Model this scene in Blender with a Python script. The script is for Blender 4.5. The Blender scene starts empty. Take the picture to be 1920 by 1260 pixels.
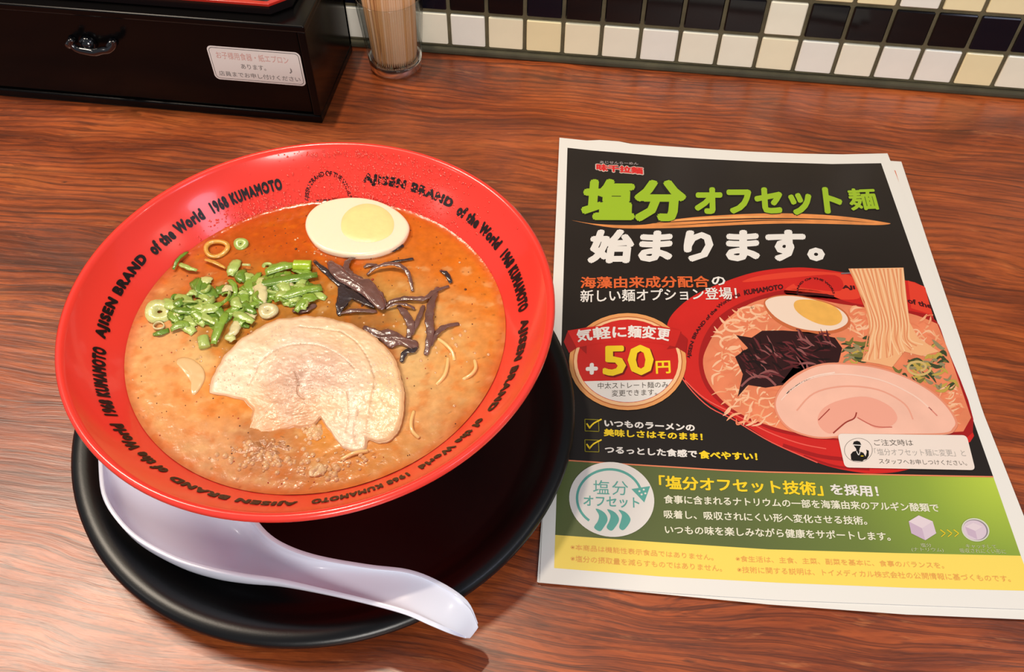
import bpy, bmesh, math, random
from mathutils import Vector, Matrix, noise
from mathutils.geometry import tessellate_polygon
random.seed(7)
SC = bpy.context.scene
COL = SC.collection
PI = math.pi
# ------------------------------------------------------------------ camera (all lengths below are millimetres)
FPX, PITCH, ROLL, YAW, CAMZ = 1693.02, math.radians(51.14), 0.0035, -0.1267, 371.85
cp, sp = math.cos(PITCH), math.sin(PITCH)
FW = Vector((math.sin(YAW)*cp, math.cos(YAW)*cp, -sp))
R0 = Vector((math.cos(YAW), -math.sin(YAW), 0)); U0 = R0.cross(FW)
RT = math.cos(ROLL)*R0 + math.sin(ROLL)*U0; UP = -math.sin(ROLL)*R0 + math.cos(ROLL)*U0
CP = Vector((0, 0, CAMZ))
def ray(x, y): return FW + RT*((x-960)/FPX) - UP*((y-630)/FPX)
def at(x, y, z=0.0):                       # photo pixel -> point on the level z
    d = ray(x, y); return CP + d*((z-CAMZ)/d.z)
def aty(x, y, Y):                          # photo pixel -> point on an upright plane
    d = ray(x, y); return CP + d*(Y/d.y)
cam = bpy.data.cameras.new('camera'); camo = bpy.data.objects.new('camera', cam); COL.objects.link(camo)
cam.sensor_width = 36; cam.lens = FPX/1920*36; cam.clip_start = 0.01; cam.clip_end = 50
M = Matrix((RT, UP, -FW)).transposed().to_4x4(); M.translation = CP*0.001
camo.matrix_world = M
SC.camera = camo
# ------------------------------------------------------------------ world, lamps, exposure
SC.view_settings.view_transform = 'Standard'; SC.view_settings.look = 'None'
SC.view_settings.gamma = 1; SC.view_settings.use_curve_mapping = False
SC.view_settings.exposure = -0.13
W = bpy.data.worlds.new('room'); SC.world = W; W.use_nodes = True
W.node_tree.nodes['Background'].inputs[0].default_value = (0.84, 0.89, 1.0, 1)
W.node_tree.nodes['Background'].inputs[1].default_value = 0.25
def lamp(name, loc, power, color, size, target=(-0.05, 0.3, 0.0), spread=None):
    l = bpy.data.lights.new(name, 'AREA'); l.shape = 'DISK'; l.size = size; l.energy = power; l.color = color
    o = bpy.data.objects.new(name, l); COL.objects.link(o); o.location = loc
    o.rotation_euler = (Vector(target)-Vector(loc)).to_track_quat('-Z', 'Y').to_euler()
    return o
lamp('ceiling_spot_lamp', (-0.285, 0.482, 0.95), 4.0, (1.0, 0.85, 0.64), 0.035)
lamp('left_ceiling_panel', (-0.86, 0.50, 1.25), 12.0, (1.0, 0.85, 0.68), 0.42)
lamp('right_spot_lamp', (0.785, 0.36, 1.0), 0.5, (1.0, 0.92, 0.82), 0.05)
lamp('rear_spot_lamp', (-1.2, -0.23, 1.0), 0.7, (1.0, 0.93, 0.85), 0.06)
lamp('front_fill_light', (0.30, -0.85, 0.62), 11.5, (1.0, 0.95, 0.88), 0.5, target=(0, 0.5, 0.05))  # broad fill added behind the camera for the room lamps there, brightening upright surfaces
lamp('right_panel', (0.72, -0.05, 1.0), 1.2, (0.72, 0.76, 1.0), 0.26)
# ------------------------------------------------------------------ materials
def lin(c): c /= 255.0; return c/12.92 if c <= 0.04045 else ((c+0.055)/1.055)**2.4
def C3(r, g, b, k=1.0): return (lin(r)*k, lin(g)*k, lin(b)*k, 1)
MATS = {}
def mat(name, rgb, rough=0.5, spec=0.5, coat=0.0, sub=0.0, trans=0.0, metal=0.0, k=0.9, bump=0.0, bscale=300, var=0.0, vscale=60, attr=None, coatr=0.08):
    if name in MATS: return MATS[name]
    m = bpy.data.materials.new(name); m.use_nodes = True; nt = m.node_tree; n = nt.nodes; L = nt.links
    b = n['Principled BSDF']; b.inputs['Roughness'].default_value = rough; b.inputs['Specular IOR Level'].default_value = spec
    b.inputs['Coat Weight'].default_value = coat; b.inputs['Coat Roughness'].default_value = coatr
    b.inputs['Metallic'].default_value = metal; b.inputs['Transmission Weight'].default_value = trans
    if sub:
        b.inputs['Subsurface Weight'].default_value = sub; b.inputs['Subsurface Scale'].default_value = 0.004
        b.inputs['Subsurface Radius'].default_value = (1.0, 0.6, 0.35)
    col = C3(*rgb, k)
    b.inputs['Base Color'].default_value = col
    tc = n.new('ShaderNodeTexCoord')
    src = None
    if attr:
        a = n.new('ShaderNodeAttribute'); a.attribute_name = attr; src = a.outputs['Color']
    if var or src is not None:
        nz = n.new('ShaderNodeTexNoise'); nz.inputs['Scale'].default_value = vscale; nz.inputs['Detail'].default_value = 5
        L.new(tc.outputs['Object'], nz.inputs['Vector'])
        mr = n.new('ShaderNodeMapRange'); mr.inputs['From Min'].default_value = 0.3; mr.inputs['From Max'].default_value = 0.7
        mr.inputs['To Min'].default_value = 1-var; mr.inputs['To Max'].default_value = 1+var*0.6
        L.new(nz.outputs['Fac'], mr.inputs['Value'])
        mx = n.new('ShaderNodeVectorMath'); mx.operation = 'SCALE'
        if src is not None: L.new(src, mx.inputs[0])
        else: mx.inputs[0].default_value = col[:3]
        L.new(mr.outputs[0], mx.inputs['Scale']); L.new(mx.outputs[0], b.inputs['Base Color'])
    if bump:
        nz2 = n.new('ShaderNodeTexNoise'); nz2.inputs['Scale'].default_value = bscale; nz2.inputs['Detail'].default_value = 4
        L.new(tc.outputs['Object'], nz2.inputs['Vector'])
        bp = n.new('ShaderNodeBump'); bp.inputs['Strength'].default_value = 1.0; bp.inputs['Distance'].default_value = bump
        L.new(nz2.outputs['Fac'], bp.inputs['Height']); L.new(bp.outputs[0], b.inputs['Normal'])
        if coat: L.new(bp.outputs[0], b.inputs['Coat Normal'])
    MATS[name] = m
    return m
def wood_mat():
    m = bpy.data.materials.new('stained_wood'); m.use_nodes = True; nt = m.node_tree; n = nt.nodes; L = nt.links
    b = n['Principled BSDF']; tc = n.new('ShaderNodeTexCoord')
    def N(t, **kw):
        x = n.new(t)
        for k_, v in kw.items(): setattr(x, k_, v)
        return x
    def mapping(sx, sy, rot=0.0, vec=None):
        q = N('ShaderNodeMapping'); q.inputs['Scale'].default_value = (sx, sy, 1); q.inputs['Rotation'].default_value = (0, 0, rot)
        L.new(vec or tc.outputs['Object'], q.inputs['Vector']); return q.outputs[0]
    def nz(vec, scale, det=4, rough=0.55, dist=0.0):
        q = N('ShaderNodeTexNoise'); q.inputs['Scale'].default_value = scale; q.inputs['Detail'].default_value = det
        q.inputs['Roughness'].default_value = rough; q.inputs['Distortion'].default_value = dist; L.new(vec, q.inputs['Vector']); return q.outputs['Fac']
    def ramp(fac, stops):
        q = N('ShaderNodeValToRGB'); e = q.color_ramp.elements
        while len(e) < len(stops): e.new(0.5)
        for i, (p, c) in enumerate(stops): e[i].position = p; e[i].color = c
        L.new(fac, q.inputs['Fac']); return q.outputs['Color']
    def mix(fac, a, c, mode='MIX'):
        q = N('ShaderNodeMix', data_type='RGBA', blend_type=mode)
        if isinstance(fac, float): q.inputs[0].default_value = fac
        else: L.new(fac, q.inputs[0])
        for s, v in ((6, a), (7, c)):
            if isinstance(v, tuple): q.inputs[s].default_value = v
            else: L.new(v, q.inputs[s])
        return q.outputs[2]
    # warp across the grain
    warp = nz(mapping(4.0, 9.0), 1.0, 3)
    sep = N('ShaderNodeSeparateXYZ'); L.new(tc.outputs['Object'], sep.inputs[0])
    wy = N('ShaderNodeMath', operation='MULTIPLY_ADD'); wy.inputs[1].default_value = 0.05; L.new(warp, wy.inputs[0]); L.new(sep.outputs['Y'], wy.inputs[2])
    cmb = N('ShaderNodeCombineXYZ'); L.new(sep.outputs['X'], cmb.inputs[0]); L.new(wy.outputs[0], cmb.inputs[1])
    wv = cmb.outputs[0]
    broad = nz(mapping(5, 20, vec=wv), 1.0, 7, 0.68, .6)
    base = ramp(broad, [(0.30, C3(92, 40, 17)), (0.44, C3(142, 64, 28)), (0.56, C3(178, 86, 38)), (0.72, C3(198, 110, 54))])
    grain = nz(mapping(4.5, 230, vec=wv), 1.0, 3, 0.6, .3)
    gf = ramp(grain, [(0.36, (0.8, .8, .8, 1)), (0.47, (0.0, 0, 0, 1))])
    pres = ramp(nz(mapping(5, 12), 1.0, 4), [(0.35, (.25, .25, .25, 1)), (0.62, (.9, .9, .9, 1))])
    base = mix(mix(1.0, gf, pres, 'MULTIPLY'), base, C3(64, 30, 18))
    ring = N('ShaderNodeTexWave', wave_type='BANDS', bands_direction='Y'); ring.inputs['Scale'].default_value = 62
    ring.inputs['Distortion'].default_value = 3.0; ring.inputs['Detail'].default_value = 3; ring.inputs['Detail Scale'].default_value = 1.2
    L.new(mapping(0.22, 1.0, vec=wv), ring.inputs['Vector'])
    rfac = ramp(ring.outputs['Fac'], [(0.0, (0.0, 0, 0, 1)), (0.70, (0, 0, 0, 1)), (0.9, (.8, .8, .8, 1)), (1.0, (.4, .4, .4, 1))])
    base = mix(mix(1.0, rfac, ramp(nz(mapping(3, 7), 1.0, 3), [(0.36, (0, 0, 0, 1)), (0.52, (.85, .85, .85, 1))]), 'MULTIPLY'), base, C3(64, 26, 14))
    fig = nz(mapping(7, 95, vec=wv), 1.0, 5, 0.72, 1.4)
    fgf = ramp(fig, [(0.455, (0, 0, 0, 1)), (0.49, (.6, .6, .6, 1)), (0.51, (.6, .6, .6, 1)), (0.545, (0, 0, 0, 1))])
    base = mix(mix(1.0, fgf, ramp(nz(mapping(4, 9), 1.0, 3), [(0.40, (.1, .1, .1, 1)), (0.60, (.75, .75, .75, 1))]), 'MULTIPLY'), base, C3(78, 34, 18))
    fib = nz(mapping(40, 560, vec=wv), 1.0, 3, 0.7)
    ff = ramp(fib, [(0.34, (0.6, .6, .6, 1)), (0.48, (0.0, 0, 0, 1))])
    base = mix(ff, base, C3(70, 32, 20))
    fl = ramp(nz(mapping(26, 190, vec=wv), 1.0, 4, 0.75), [(0.60, (0, 0, 0, 1)), (0.72, (.5, .5, .5, 1))])
    base = mix(fl, base, C3(206, 128, 76))
    st = ramp(nz(mapping(11, 24), 1.0, 7, 0.75), [(0.62, (0, 0, 0, 1)), (0.74, (.5, .5, .5, 1))])
    base = mix(st, base, C3(56, 40, 32))
    for px, py, rx, ry, sx in ((125, 335, 5, 3, .9), (1100, 1140, 8, 7, .6), (1290, 1236, 9, 4, .7), (1240, 1150, 6, 9, .35), (1500, 1190, 14, 5, .3), (770, 188, 12, 3, .6), (560, 235, 16, 7, .5), (1470, 170, 20, 3, .5), (60, 560, 12, 2, .5), (1840, 1210, 7, 5, .4)):
        P = at(px, py)                          # old stains and knots in the counter
        df = N('ShaderNodeVectorMath', operation='SUBTRACT'); L.new(wv, df.inputs[0]); df.inputs[1].default_value = (P.x*.001, P.y*.001+.025, 0)
        sc_ = N('ShaderNodeVectorMath', operation='MULTIPLY'); L.new(df.outputs[0], sc_.inputs[0]); sc_.inputs[1].default_value = (1000/rx, 1000/ry, 0)
        ln = N('ShaderNodeVectorMath', operation='LENGTH'); L.new(sc_.outputs[0], ln.inputs[0])
        ad = N('ShaderNodeMath', operation='MULTIPLY_ADD'); ad.inputs[1].default_value = 1.6; L.new(nz(mapping(90, 200), 1.0, 3), ad.inputs[0]); L.new(ln.outputs['Value'], ad.inputs[2])
        base = mix(ramp(ad.outputs[0], [(0.55, (sx, sx, sx, 1)), (1.0, (0, 0, 0, 1))]), base, C3(44, 28, 24))
    hs = N('ShaderNodeHueSaturation'); hs.inputs['Saturation'].default_value = 1.0; hs.inputs['Value'].default_value = 1.0
    L.new(base, hs.inputs['Color']); L.new(hs.outputs[0], b.inputs['Base Color'])
    b.inputs['Specular IOR Level'].default_value = 0.85
    rr = N('ShaderNodeMapRange'); rr.inputs['To Min'].default_value = 0.22; rr.inputs['To Max'].default_value = 0.46
    L.new(nz(mapping(12, 40), 1.0, 5), rr.inputs['Value']); L.new(rr.outputs[0], b.inputs['Roughness'])
    h = N('ShaderNodeMath', operation='MULTIPLY_ADD'); h.inputs[1].default_value = 0.6
    L.new(fib, h.inputs[0]); L.new(nz(mapping(10, 180, vec=wv), 1.0, 3), h.inputs[2])
    bp = N('ShaderNodeBump'); bp.inputs['Strength'].default_value = 0.8; bp.inputs['Distance'].default_value = 0.00022
    L.new(h.outputs[0], bp.inputs['Height']); L.new(bp.outputs[0], b.inputs['Normal'])
    return m
# ------------------------------------------------------------------ object helpers
ORG = {}
def mk(name, verts, faces, mats, parent=None, org=None, smooth=True, mi=None, link=True, solid=None, subd=0, bevel=None, wn=False):
    """one mesh object; verts are in world millimetres"""
    if not isinstance(mats, (list, tuple)): mats = [mats]
    if parent is not None: o0 = ORG[parent.name]
    elif org is not None: o0 = Vector(org)
    else:
        xs = [v[0] for v in verts]; ys = [v[1] for v in verts]
        o0 = Vector(((min(xs)+max(xs))/2, (min(ys)+max(ys))/2, min(v[2] for v in verts)))
    me = bpy.data.meshes.new(name)
    me.from_pydata([((v[0]-o0[0])*.001, (v[1]-o0[1])*.001, (v[2]-o0[2])*.001) for v in verts], [], faces)
    for m in mats: me.materials.append(m)
    me.polygons.foreach_set('use_smooth', [smooth]*len(me.polygons))
    if mi: me.polygons.foreach_set('material_index', mi)
    me.validate(); me.update()
    o = bpy.data.objects.new(name, me); COL.objects.link(o)
    if parent is not None: o.parent = parent; ORG[o.name] = o0
    else: o.location = o0*0.001; ORG[o.name] = o0
    if bevel: b = o.modifiers.new('bevel', 'BEVEL'); b.width = bevel*.001; b.segments = 2; b.limit_method = 'ANGLE'
    if solid: s = o.modifiers.new('solid', 'SOLIDIFY'); s.thickness = solid*.001; s.offset = -1
    if subd: s = o.modifiers.new('sub', 'SUBSURF'); s.levels = subd; s.render_levels = subd
    return o
def empty(name, org):
    o = bpy.data.objects.new(name, None); COL.objects.link(o); o.location = Vector(org)*.001; o.empty_display_size = .02
    ORG[o.name] = Vector(org); return o
def tag(o, label=None, cat=None, group=None, kind=None):
    if label: o['label'] = label
    if cat: o['category'] = cat
    if group: o['group'] = group
    if kind: o['kind'] = kind
    return o
def box(x0, y0, z0, x1, y1, z1):
    return ([(x0,y0,z0),(x1,y0,z0),(x1,y1,z0),(x0,y1,z0),(x0,y0,z1),(x1,y0,z1),(x1,y1,z1),(x0,y1,z1)],
            [(0,3,2,1),(4,5,6,7),(0,1,5,4),(1,2,6,5),(2,3,7,6),(3,0,4,7)])
class MB:
    def __init__(s): s.v = []; s.f = []; s.m = []; s.mats = []
    def mi(s, m):
        if m not in s.mats: s.mats.append(m)
        return s.mats.index(m)
    def add(s, vf, m=None):
        b = len(s.v); s.v += [tuple(p) for p in vf[0]]; s.f += [tuple(i+b for i in f) for f in vf[1]]
        s.m += [s.mi(m) if m else 0]*len(vf[1]); return s
    def build(s, name, m=None, parent=None, **k):
        return mk(name, s.v, s.f, s.mats or m, parent, mi=s.m if s.mats else None, **k)
def lathe(prof, cx, cy, n=96, closed=False):
    v = []; f = []; k = len(prof)
    for i in range(n):
        a = 2*PI*i/n
        for r, z in prof: v.append((cx+r*math.cos(a), cy+r*math.sin(a), z))
    for i in range(n):
        j = (i+1) % n
        for q in range(k-1 if not closed else k):
            w = (q+1) % k
            f.append((i*k+q, i*k+w, j*k+w, j*k+q))
    return v, f
def catmull(pts, n=6, closed=True):
    out = []; L = len(pts)
    rng = range(L) if closed else range(L-1)
    for i in rng:
        if closed: p = [pts[(i+d) % L] for d in (-1, 0, 1, 2)]
        else: p = [pts[max(0, min(L-1, i+d))] for d in (-1, 0, 1, 2)]
        for k in range(n):
            t = k/n; t2 = t*t; t3 = t2*t
            out.append(tuple(0.5*(2*p[1][c]+(p[2][c]-p[0][c])*t+(2*p[0][c]-5*p[1][c]+4*p[2][c]-p[3][c])*t2+(3*p[1][c]-p[0][c]-3*p[2][c]+p[3][c])*t3) for c in range(len(p[0]))))
    if not closed: out.append(tuple(pts[-1]))
    return out
def tri(poly):                              # fill a flat outline
    return [tuple(t) for t in tessellate_polygon([[Vector((p[0], p[1], 0)) for p in poly]])]
def tube(path, rad, n=8, flat=1.0, tw=0.0, up=Vector((0, 0, 1))):
    """sweep an ellipse along path; rad = per-point half width, flat = thickness ratio"""
    v = []; f = []; L = len(path); P = [Vector(p) for p in path]
    for i in range(L):
        t = (P[min(L-1, i+1)]-P[max(0, i-1)]).normalized()
        s = t.cross(up).normalized(); u = s.cross(t)
        r = rad[i] if isinstance(rad, (list, tuple)) else rad
        a0 = tw*math.sin(i*0.9)
        for k in range(n):
            a = 2*PI*k/n; x = math.cos(a)*r; y = math.sin(a)*r*flat
            x, y = x*math.cos(a0)-y*math.sin(a0), x*math.sin(a0)+y*math.cos(a0)
            v.append(tuple(P[i]+s*x+u*y))
    for i in range(L-1):
        for k in range(n):
            q = (k+1) % n
            f.append((i*n+k, i*n+q, (i+1)*n+q, (i+1)*n+k))
    f.append(tuple(range(n-1, -1, -1))); f.append(tuple((L-1)*n+k for k in range(n)))
    return v, f
def text2d(body, bold=0.0, res=3, spacing=1.0, shear=0.0):
    cu = bpy.data.curves.new('lettering', 'FONT'); cu.body = body; cu.size = 1; cu.resolution_u = res
    cu.space_character = spacing; cu.shear = shear; cu.fill_mode = 'FRONT'
    o = bpy.data.objects.new('lettering', cu); COL.objects.link(o)
    dg = bpy.context.evaluated_depsgraph_get(); dg.update()
    me = bpy.data.meshes.new_from_object(o.evaluated_get(dg))
    v = [(p.co.x, p.co.y) for p in me.vertices]; f = [tuple(p.vertices) for p in me.polygons]
    bpy.data.objects.remove(o); bpy.data.curves.remove(cu); bpy.data.meshes.remove(me)
    # bold lettering: the same glyph faces laid again, each shifted a little and a hair higher
    if bold > 0:
        nb = 8 if bold > .02 else 4; V = []; F = []; offs = [(0, 0)]+[(bold*math.cos(2*PI*k/nb+PI/4*(nb == 4)), bold*math.sin(2*PI*k/nb+PI/4*(nb == 4))) for k in range(nb)]
        if bold > .07: offs += [(a_*.5, b_*.5) for a_, b_ in offs[1:]]
        for k, (ox, oy) in enumerate(offs):
            b0 = len(V); V += [(a+ox, b+oy, k) for a, b in v]; F += [tuple(i+b0 for i in q) for q in f]
        v, f = V, F
    else: v = [(a, b, 0) for a, b in v]
    x0 = min(p[0] for p in v); x1 = max(p[0] for p in v); y0 = min(p[1] for p in v); y1 = max(p[1] for p in v)
    return [((p[0]-x0)/(x1-x0), (p[1]-y0)/(y1-y0), p[2]*.0015) for p in v], f, (x1-x0)/(y1-y0)

# ================================================================== SETTING
WOOD = wood_mat()
ct = mk('counter', *box(-1100, -60, -34, 1100, 548, 0), WOOD, org=(0, 0, -34), smooth=False, bevel=2)
tag(ct, 'reddish brown wooden counter with worn grain carrying the bowl and flyers', 'counter')
WY = 547.5
GROUT = mat('grout', (128, 118, 88), rough=0.9, var=0.25, vscale=90, bump=0.0004, bscale=900, k=0.62)
wall = mk('wall_back', *box(-1100, WY+1.2, -60, 1100, WY+60, 420), GROUT, smooth=False); tag(wall, kind='structure')
base = mk('baseboard_back', *box(-1100, WY-3.5, 0.0, 1100, WY+1.4, 4.6), mat('caulk', (92, 88, 66), rough=0.8, var=0.3, vscale=60, k=0.6), smooth=False, bevel=1.5)
tag(base, kind='structure')
TP = 26.285; TX0 = -114.26; TZ0 = 4.95
cream = [mat('cream_tile_%s' % n_, c_, rough=0.15, var=0.06, vscale=25, spec=.4, k=1.0) for n_, c_ in
         (('plain', (252, 248, 226)), ('warm', (253, 244, 210)), ('pale', (250, 248, 236)), ('yellow', (252, 238, 190)))]
blk = [mat('black_tile_plain', (20, 16, 17), rough=0.10, spec=.25), mat('black_tile_blue', (16, 17, 28), rough=0.14, spec=.25)]
def tile_mesh(m):
    g = 1.35; h = TP/2-g; bm = bmesh.new(); v, f = box(-h, -1.2, -h, h, 1.2, h)
    vs = [bm.verts.new([c*.001 for c in p]) for p in v]
    for q in f: bm.faces.new([vs[i] for i in q])
    bmesh.ops.bevel(bm, geom=bm.edges[:], offset=.0007, segments=1, affect='EDGES')
    me = bpy.data.meshes.new('tile'); bm.to_mesh(me); bm.free(); me.materials.append(m)
    return me
tm_c = [tile_mesh(m) for m in cream]; tm_b = [tile_mesh(m) for m in blk]
wo = ORG['wall_back']
special = {0: 0, 1: 2, 2: 1, 3: 3, 4: 1, 5: 0, 6: 2, 7: 0, 8: 0, 9: 1, 10: 2, 11: 0, 12: 2, 13: 2, 14: 3}
for row in range(6):
    for i in range(-14, 26):
        black = (row == 1 and i != 9) or (row == 3 and i % 5 != 2) or (row == 5 and i % 6 != 4)
        me = random.choice(tm_b) if black else tm_c[special[i] if (row == 0 and i in special) else random.choice((0, 0, 1, 2, 2, 3))]
        t = bpy.data.objects.new('tile', me); COL.objects.link(t); t.parent = wall
        t.location = ((TX0+(i-0.5+0.0)*TP-wo[0])*.001, (WY+0.6+random.uniform(-.2, .2)-wo[1])*.001, (TZ0+(row+.5)*TP-wo[2])*.001)
        t.rotation_euler = (random.uniform(-.006, .006), random.uniform(-.006, .006), random.uniform(-.006, .006))

# ================================================================== TRAY
LACQ = mat('black_satin_lacquer', (13, 13, 15), rough=0.33, spec=0.5, bump=0.00002, bscale=1400, k=0.6)
TC = (-118.5, 234.0)
tp = [(0, 1.2), (94, 1.2), (96, 0), (99, 0), (101, 1.6), (112, 5), (117, 9.5), (118.4, 12.3), (118.1, 14.3), (116.4, 15.5), (113.2, 15.9), (110.2, 15.3),
      (107.4, 13.4), (104.3, 10.5), (101.2, 8.0), (98.2, 6.5), (96, 5.9), (0.0, 5.9)]
tray = mk('round_tray', *lathe(tp, *TC, n=128), LACQ, org=(TC[0], TC[1], 0))
tag(tray, 'round black satin lacquer tray with raised rim under the red bowl', 'tray')

# ================================================================== BOWL
BC = (-119.8, 246.1); SZ = 54.5
RED = mat('red_glazed_melamine', (250, 66, 54), rough=0.20, spec=0.5, coat=0.35, var=0.05, vscale=12, k=0.92, coatr=0.06)
bp = [(0, 8.2), (34, 8.2), (35.5, 5.9), (40.5, 5.9), (42.5, 9), (50, 19), (64, 33), (80, 47), (92, 58), (99.5, 66), (102.5, 70.6), (105.4, 72.0), (106.5, 73.6),
      (106.4, 75.2), (105.2, 76.1), (103.7, 75.6), (102.6, 74.0), (100.5, 70.8), (96.2, 66.1), (92, 62.0), (88, 58.0), (84.6, 54.6), (79, 48), (66, 36), (50, 24), (34, 15.5), (0, 13)]
bowl = mk('ramen_bowl', *lathe(bp, *BC, n=160), RED, org=(BC[0], BC[1], 5.9))
tag(bowl, 'large red ramen bowl with black lettering inside the rim', 'bowl')
INK = mat('black_ink', (30, 14, 14), rough=0.35, k=0.8)
def wallpt(th, w, lift=0.0):      # w: 0 at soup level ... 1 near the lip; th in degrees
    P0 = (84.6, 54.6); P1 = (102.6, 74.0)
    L = math.hypot(P1[0]-P0[0], P1[1]-P0[1]); s = w
    # piecewise profile
    pr = [(84.6, 54.6), (88, 58.0), (92, 62.0), (96.2, 66.1), (100.5, 70.8), (102.6, 74.0)]
    x = s*(len(pr)-1); i = max(0, min(len(pr)-2, int(x))); t = x-i
    r = pr[i][0]+(pr[i+1][0]-pr[i][0])*t; z = pr[i][1]+(pr[i+1][1]-pr[i][1])*t
    a = math.radians(th)
    r -= 0.20+lift; z += 0.20+lift
    return (BC[0]+r*math.cos(a), BC[1]+r*math.sin(a), z)
let = MB()
WORDS = [('AJISEN BRAND', 0.0, 0.385), ('of the World', 0.415, 0.665), ('1968 KUMAMOTO', 0.70, 0.985)]
def rim_phrase(t0, t1, w0=0.34, w1=0.555):
    for body, a, b in WORDS:
        v, f, asp = text2d(body, bold=0.075, spacing=1.18)
        ws, we = t0+(t1-t0)*a, t0+(t1-t0)*b
        # subdivide wide glyph strokes is unnecessary: glyphs are small against the curvature
        lo = w0; hi = w1
        let.add(([wallpt(ws+(we-ws)*x, lo+(hi-lo)*y, e) for x, y, e in v], f))
for a, b in ((90.2, 8.6), (6.6, -77.0), (-79.0, -163.0), (-165.0, -245.5)):
    rim_phrase(a, b)
let.build('rim_lettering', INK, bowl, smooth=False)
emb = MB()
def arc_text(body, thc, wc, rad_th, rad_w, a0, a1, h, bold=0.03):
    v, f, asp = text2d(body, bold=bold)
    out = []
    for x, y, e in v:
        a = math.radians(a0+(a1-a0)*x); rr = 1+h*y
        out.append(wallpt(thc+rad_th*rr*math.cos(a), wc+rad_w*rr*math.sin(a)))
    emb.add((out, f))
arc_text('AJISEN BRAND OF THE WORLD', 101.6, 0.02, 6.4, 0.44, 4, 176, 0.26)
def wstroke(pts, hw):
    p = catmull(pts, 5, False); L = []
    for i in range(len(p)):
        a = p[max(0, i-1)]; b = p[min(len(p)-1, i+1)]
        dx, dy = b[0]-a[0], (b[1]-a[1])*14; d = math.hypot(dx, dy) or 1
        nx, ny = -dy/d*hw, dx/d*hw/14
        L.append((wallpt(p[i][0]+nx, p[i][1]+ny), wallpt(p[i][0]-nx, p[i][1]-ny)))
    v = [q for pr_ in L for q in pr_]
    emb.add((v, [(2*i, 2*i+1, 2*i+3, 2*i+2) for i in range(len(L)-1)]))
wstroke([(107.0, 0.03), (101.6, 0.02), (96.0, 0.03)], 0.35)
emb.build('rim_emblem', INK, bowl, smooth=False)
# oil droplets spattered on the far wall of the bowl
drop = MB(); dm = mat('oil_droplet', (244, 66, 48), rough=0.05, coat=1.0, coatr=0.02)
def dome(P, n, r, h, k=6):
    n = Vector(n).normalized(); a = n.orthogonal().normalized(); b = n.cross(a); P = Vector(P)
    v = [P+(a*math.cos(2*PI*i/k)+b*math.sin(2*PI*i/k))*r for i in range(k)]
    v += [P+(a*math.cos(2*PI*i/k)+b*math.sin(2*PI*i/k))*r*.65+n*h*.75 for i in range(k)]+[P+n*h]
    f = [(i, (i+1) % k, k+(i+1) % k, k+i) for i in range(k)]+[(k+i, k+(i+1) % k, 2*k) for i in range(k)]
    return v, f
for i in range(1700):
    th = random.gauss(84, 15) if i < 1400 else random.gauss(124, 9); w = min(.98, max(.02, random.random()**1.3))
    if i >= 1400: w *= 0.35
    a = math.radians(th); r = random.uniform(.18, .6)
    drop.add(dome(wallpt(th, w), (-math.cos(a), -math.sin(a), 1), r, r*.55))
tag(drop.build('oil_spatter', dm, bowl), kind='stuff')

# ================================================================== SOUP
def blend(px, py, blobs):
    wsum = 0; c = [0, 0, 0]
    for bx, by, rad, col in blobs:
        d2 = ((px-bx)**2+(py-by)**2)/(rad*rad)
        w = math.exp(-d2)+1e-6/(1+d2)
        wsum += w
        for k in range(3): c[k] += w*lin(col[k])
    return [q/wsum for q in c]
def pix(P):
    q = Vector(P)-CP; d = q.dot(FW); return 960+FPX*q.dot(RT)/d, 630-FPX*q.dot(UP)/d
SB = [(480, 420, 70, (198, 82, 24)), (560, 440, 70, (205, 86, 24)), (640, 400, 50, (190, 76, 24)), (800, 450, 60, (214, 104, 34)), (880, 500, 60, (226, 120, 40)), (920, 560, 50, (230, 128, 48)),
      (760, 490, 40, (214, 120, 50)), (350, 500, 50, (206, 100, 50)), (300, 560, 40, (222, 140, 84)), (430, 500, 45, (196, 96, 36)), (560, 560, 60, (190, 120, 50)), (460, 560, 60, (196, 130, 56)),
      (280, 650, 50, (238, 172, 118)), (270, 720, 50, (240, 168, 110)), (340, 760, 50, (240, 156, 92)), (300, 800, 45, (238, 164, 110)), (370, 690, 26, (240, 188, 132)), (420, 760, 45, (238, 142, 62)),
      (400, 830, 50, (236, 170, 124)), (340, 850, 40, (234, 160, 112)), (440, 880, 40, (228, 148, 98)), (480, 840, 36, (192, 120, 74)), (540, 860, 40, (205, 132, 80)), (520, 900, 40, (222, 132, 78)),
      (600, 810, 30, (236, 150, 66)), (620, 880, 45, (224, 142, 80)), (700, 880, 50, (232, 148, 78)), (760, 850, 40, (232, 156, 92)), (800, 790, 50, (234, 166, 110)), (780, 700, 40, (232, 182, 128)),
      (850, 720, 50, (234, 162, 98)), (900, 660, 45, (232, 150, 80)), (860, 620, 40, (230, 166, 104)), (920, 620, 40, (230, 140, 70)), (800, 560, 40, (220, 150, 90)), (750, 560, 40, (206, 150, 84)),
      (700, 600, 40, (176, 110, 56)), (720, 680, 30, (196, 110, 60)), (870, 800, 40, (228, 140, 80)), (560, 800, 30, (210, 130, 76)), (240, 620, 30, (224, 130, 84)), (940, 700, 30, (226, 126, 66))]
n = 150; R = 84.9; v = []; f = []; cols = []
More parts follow.
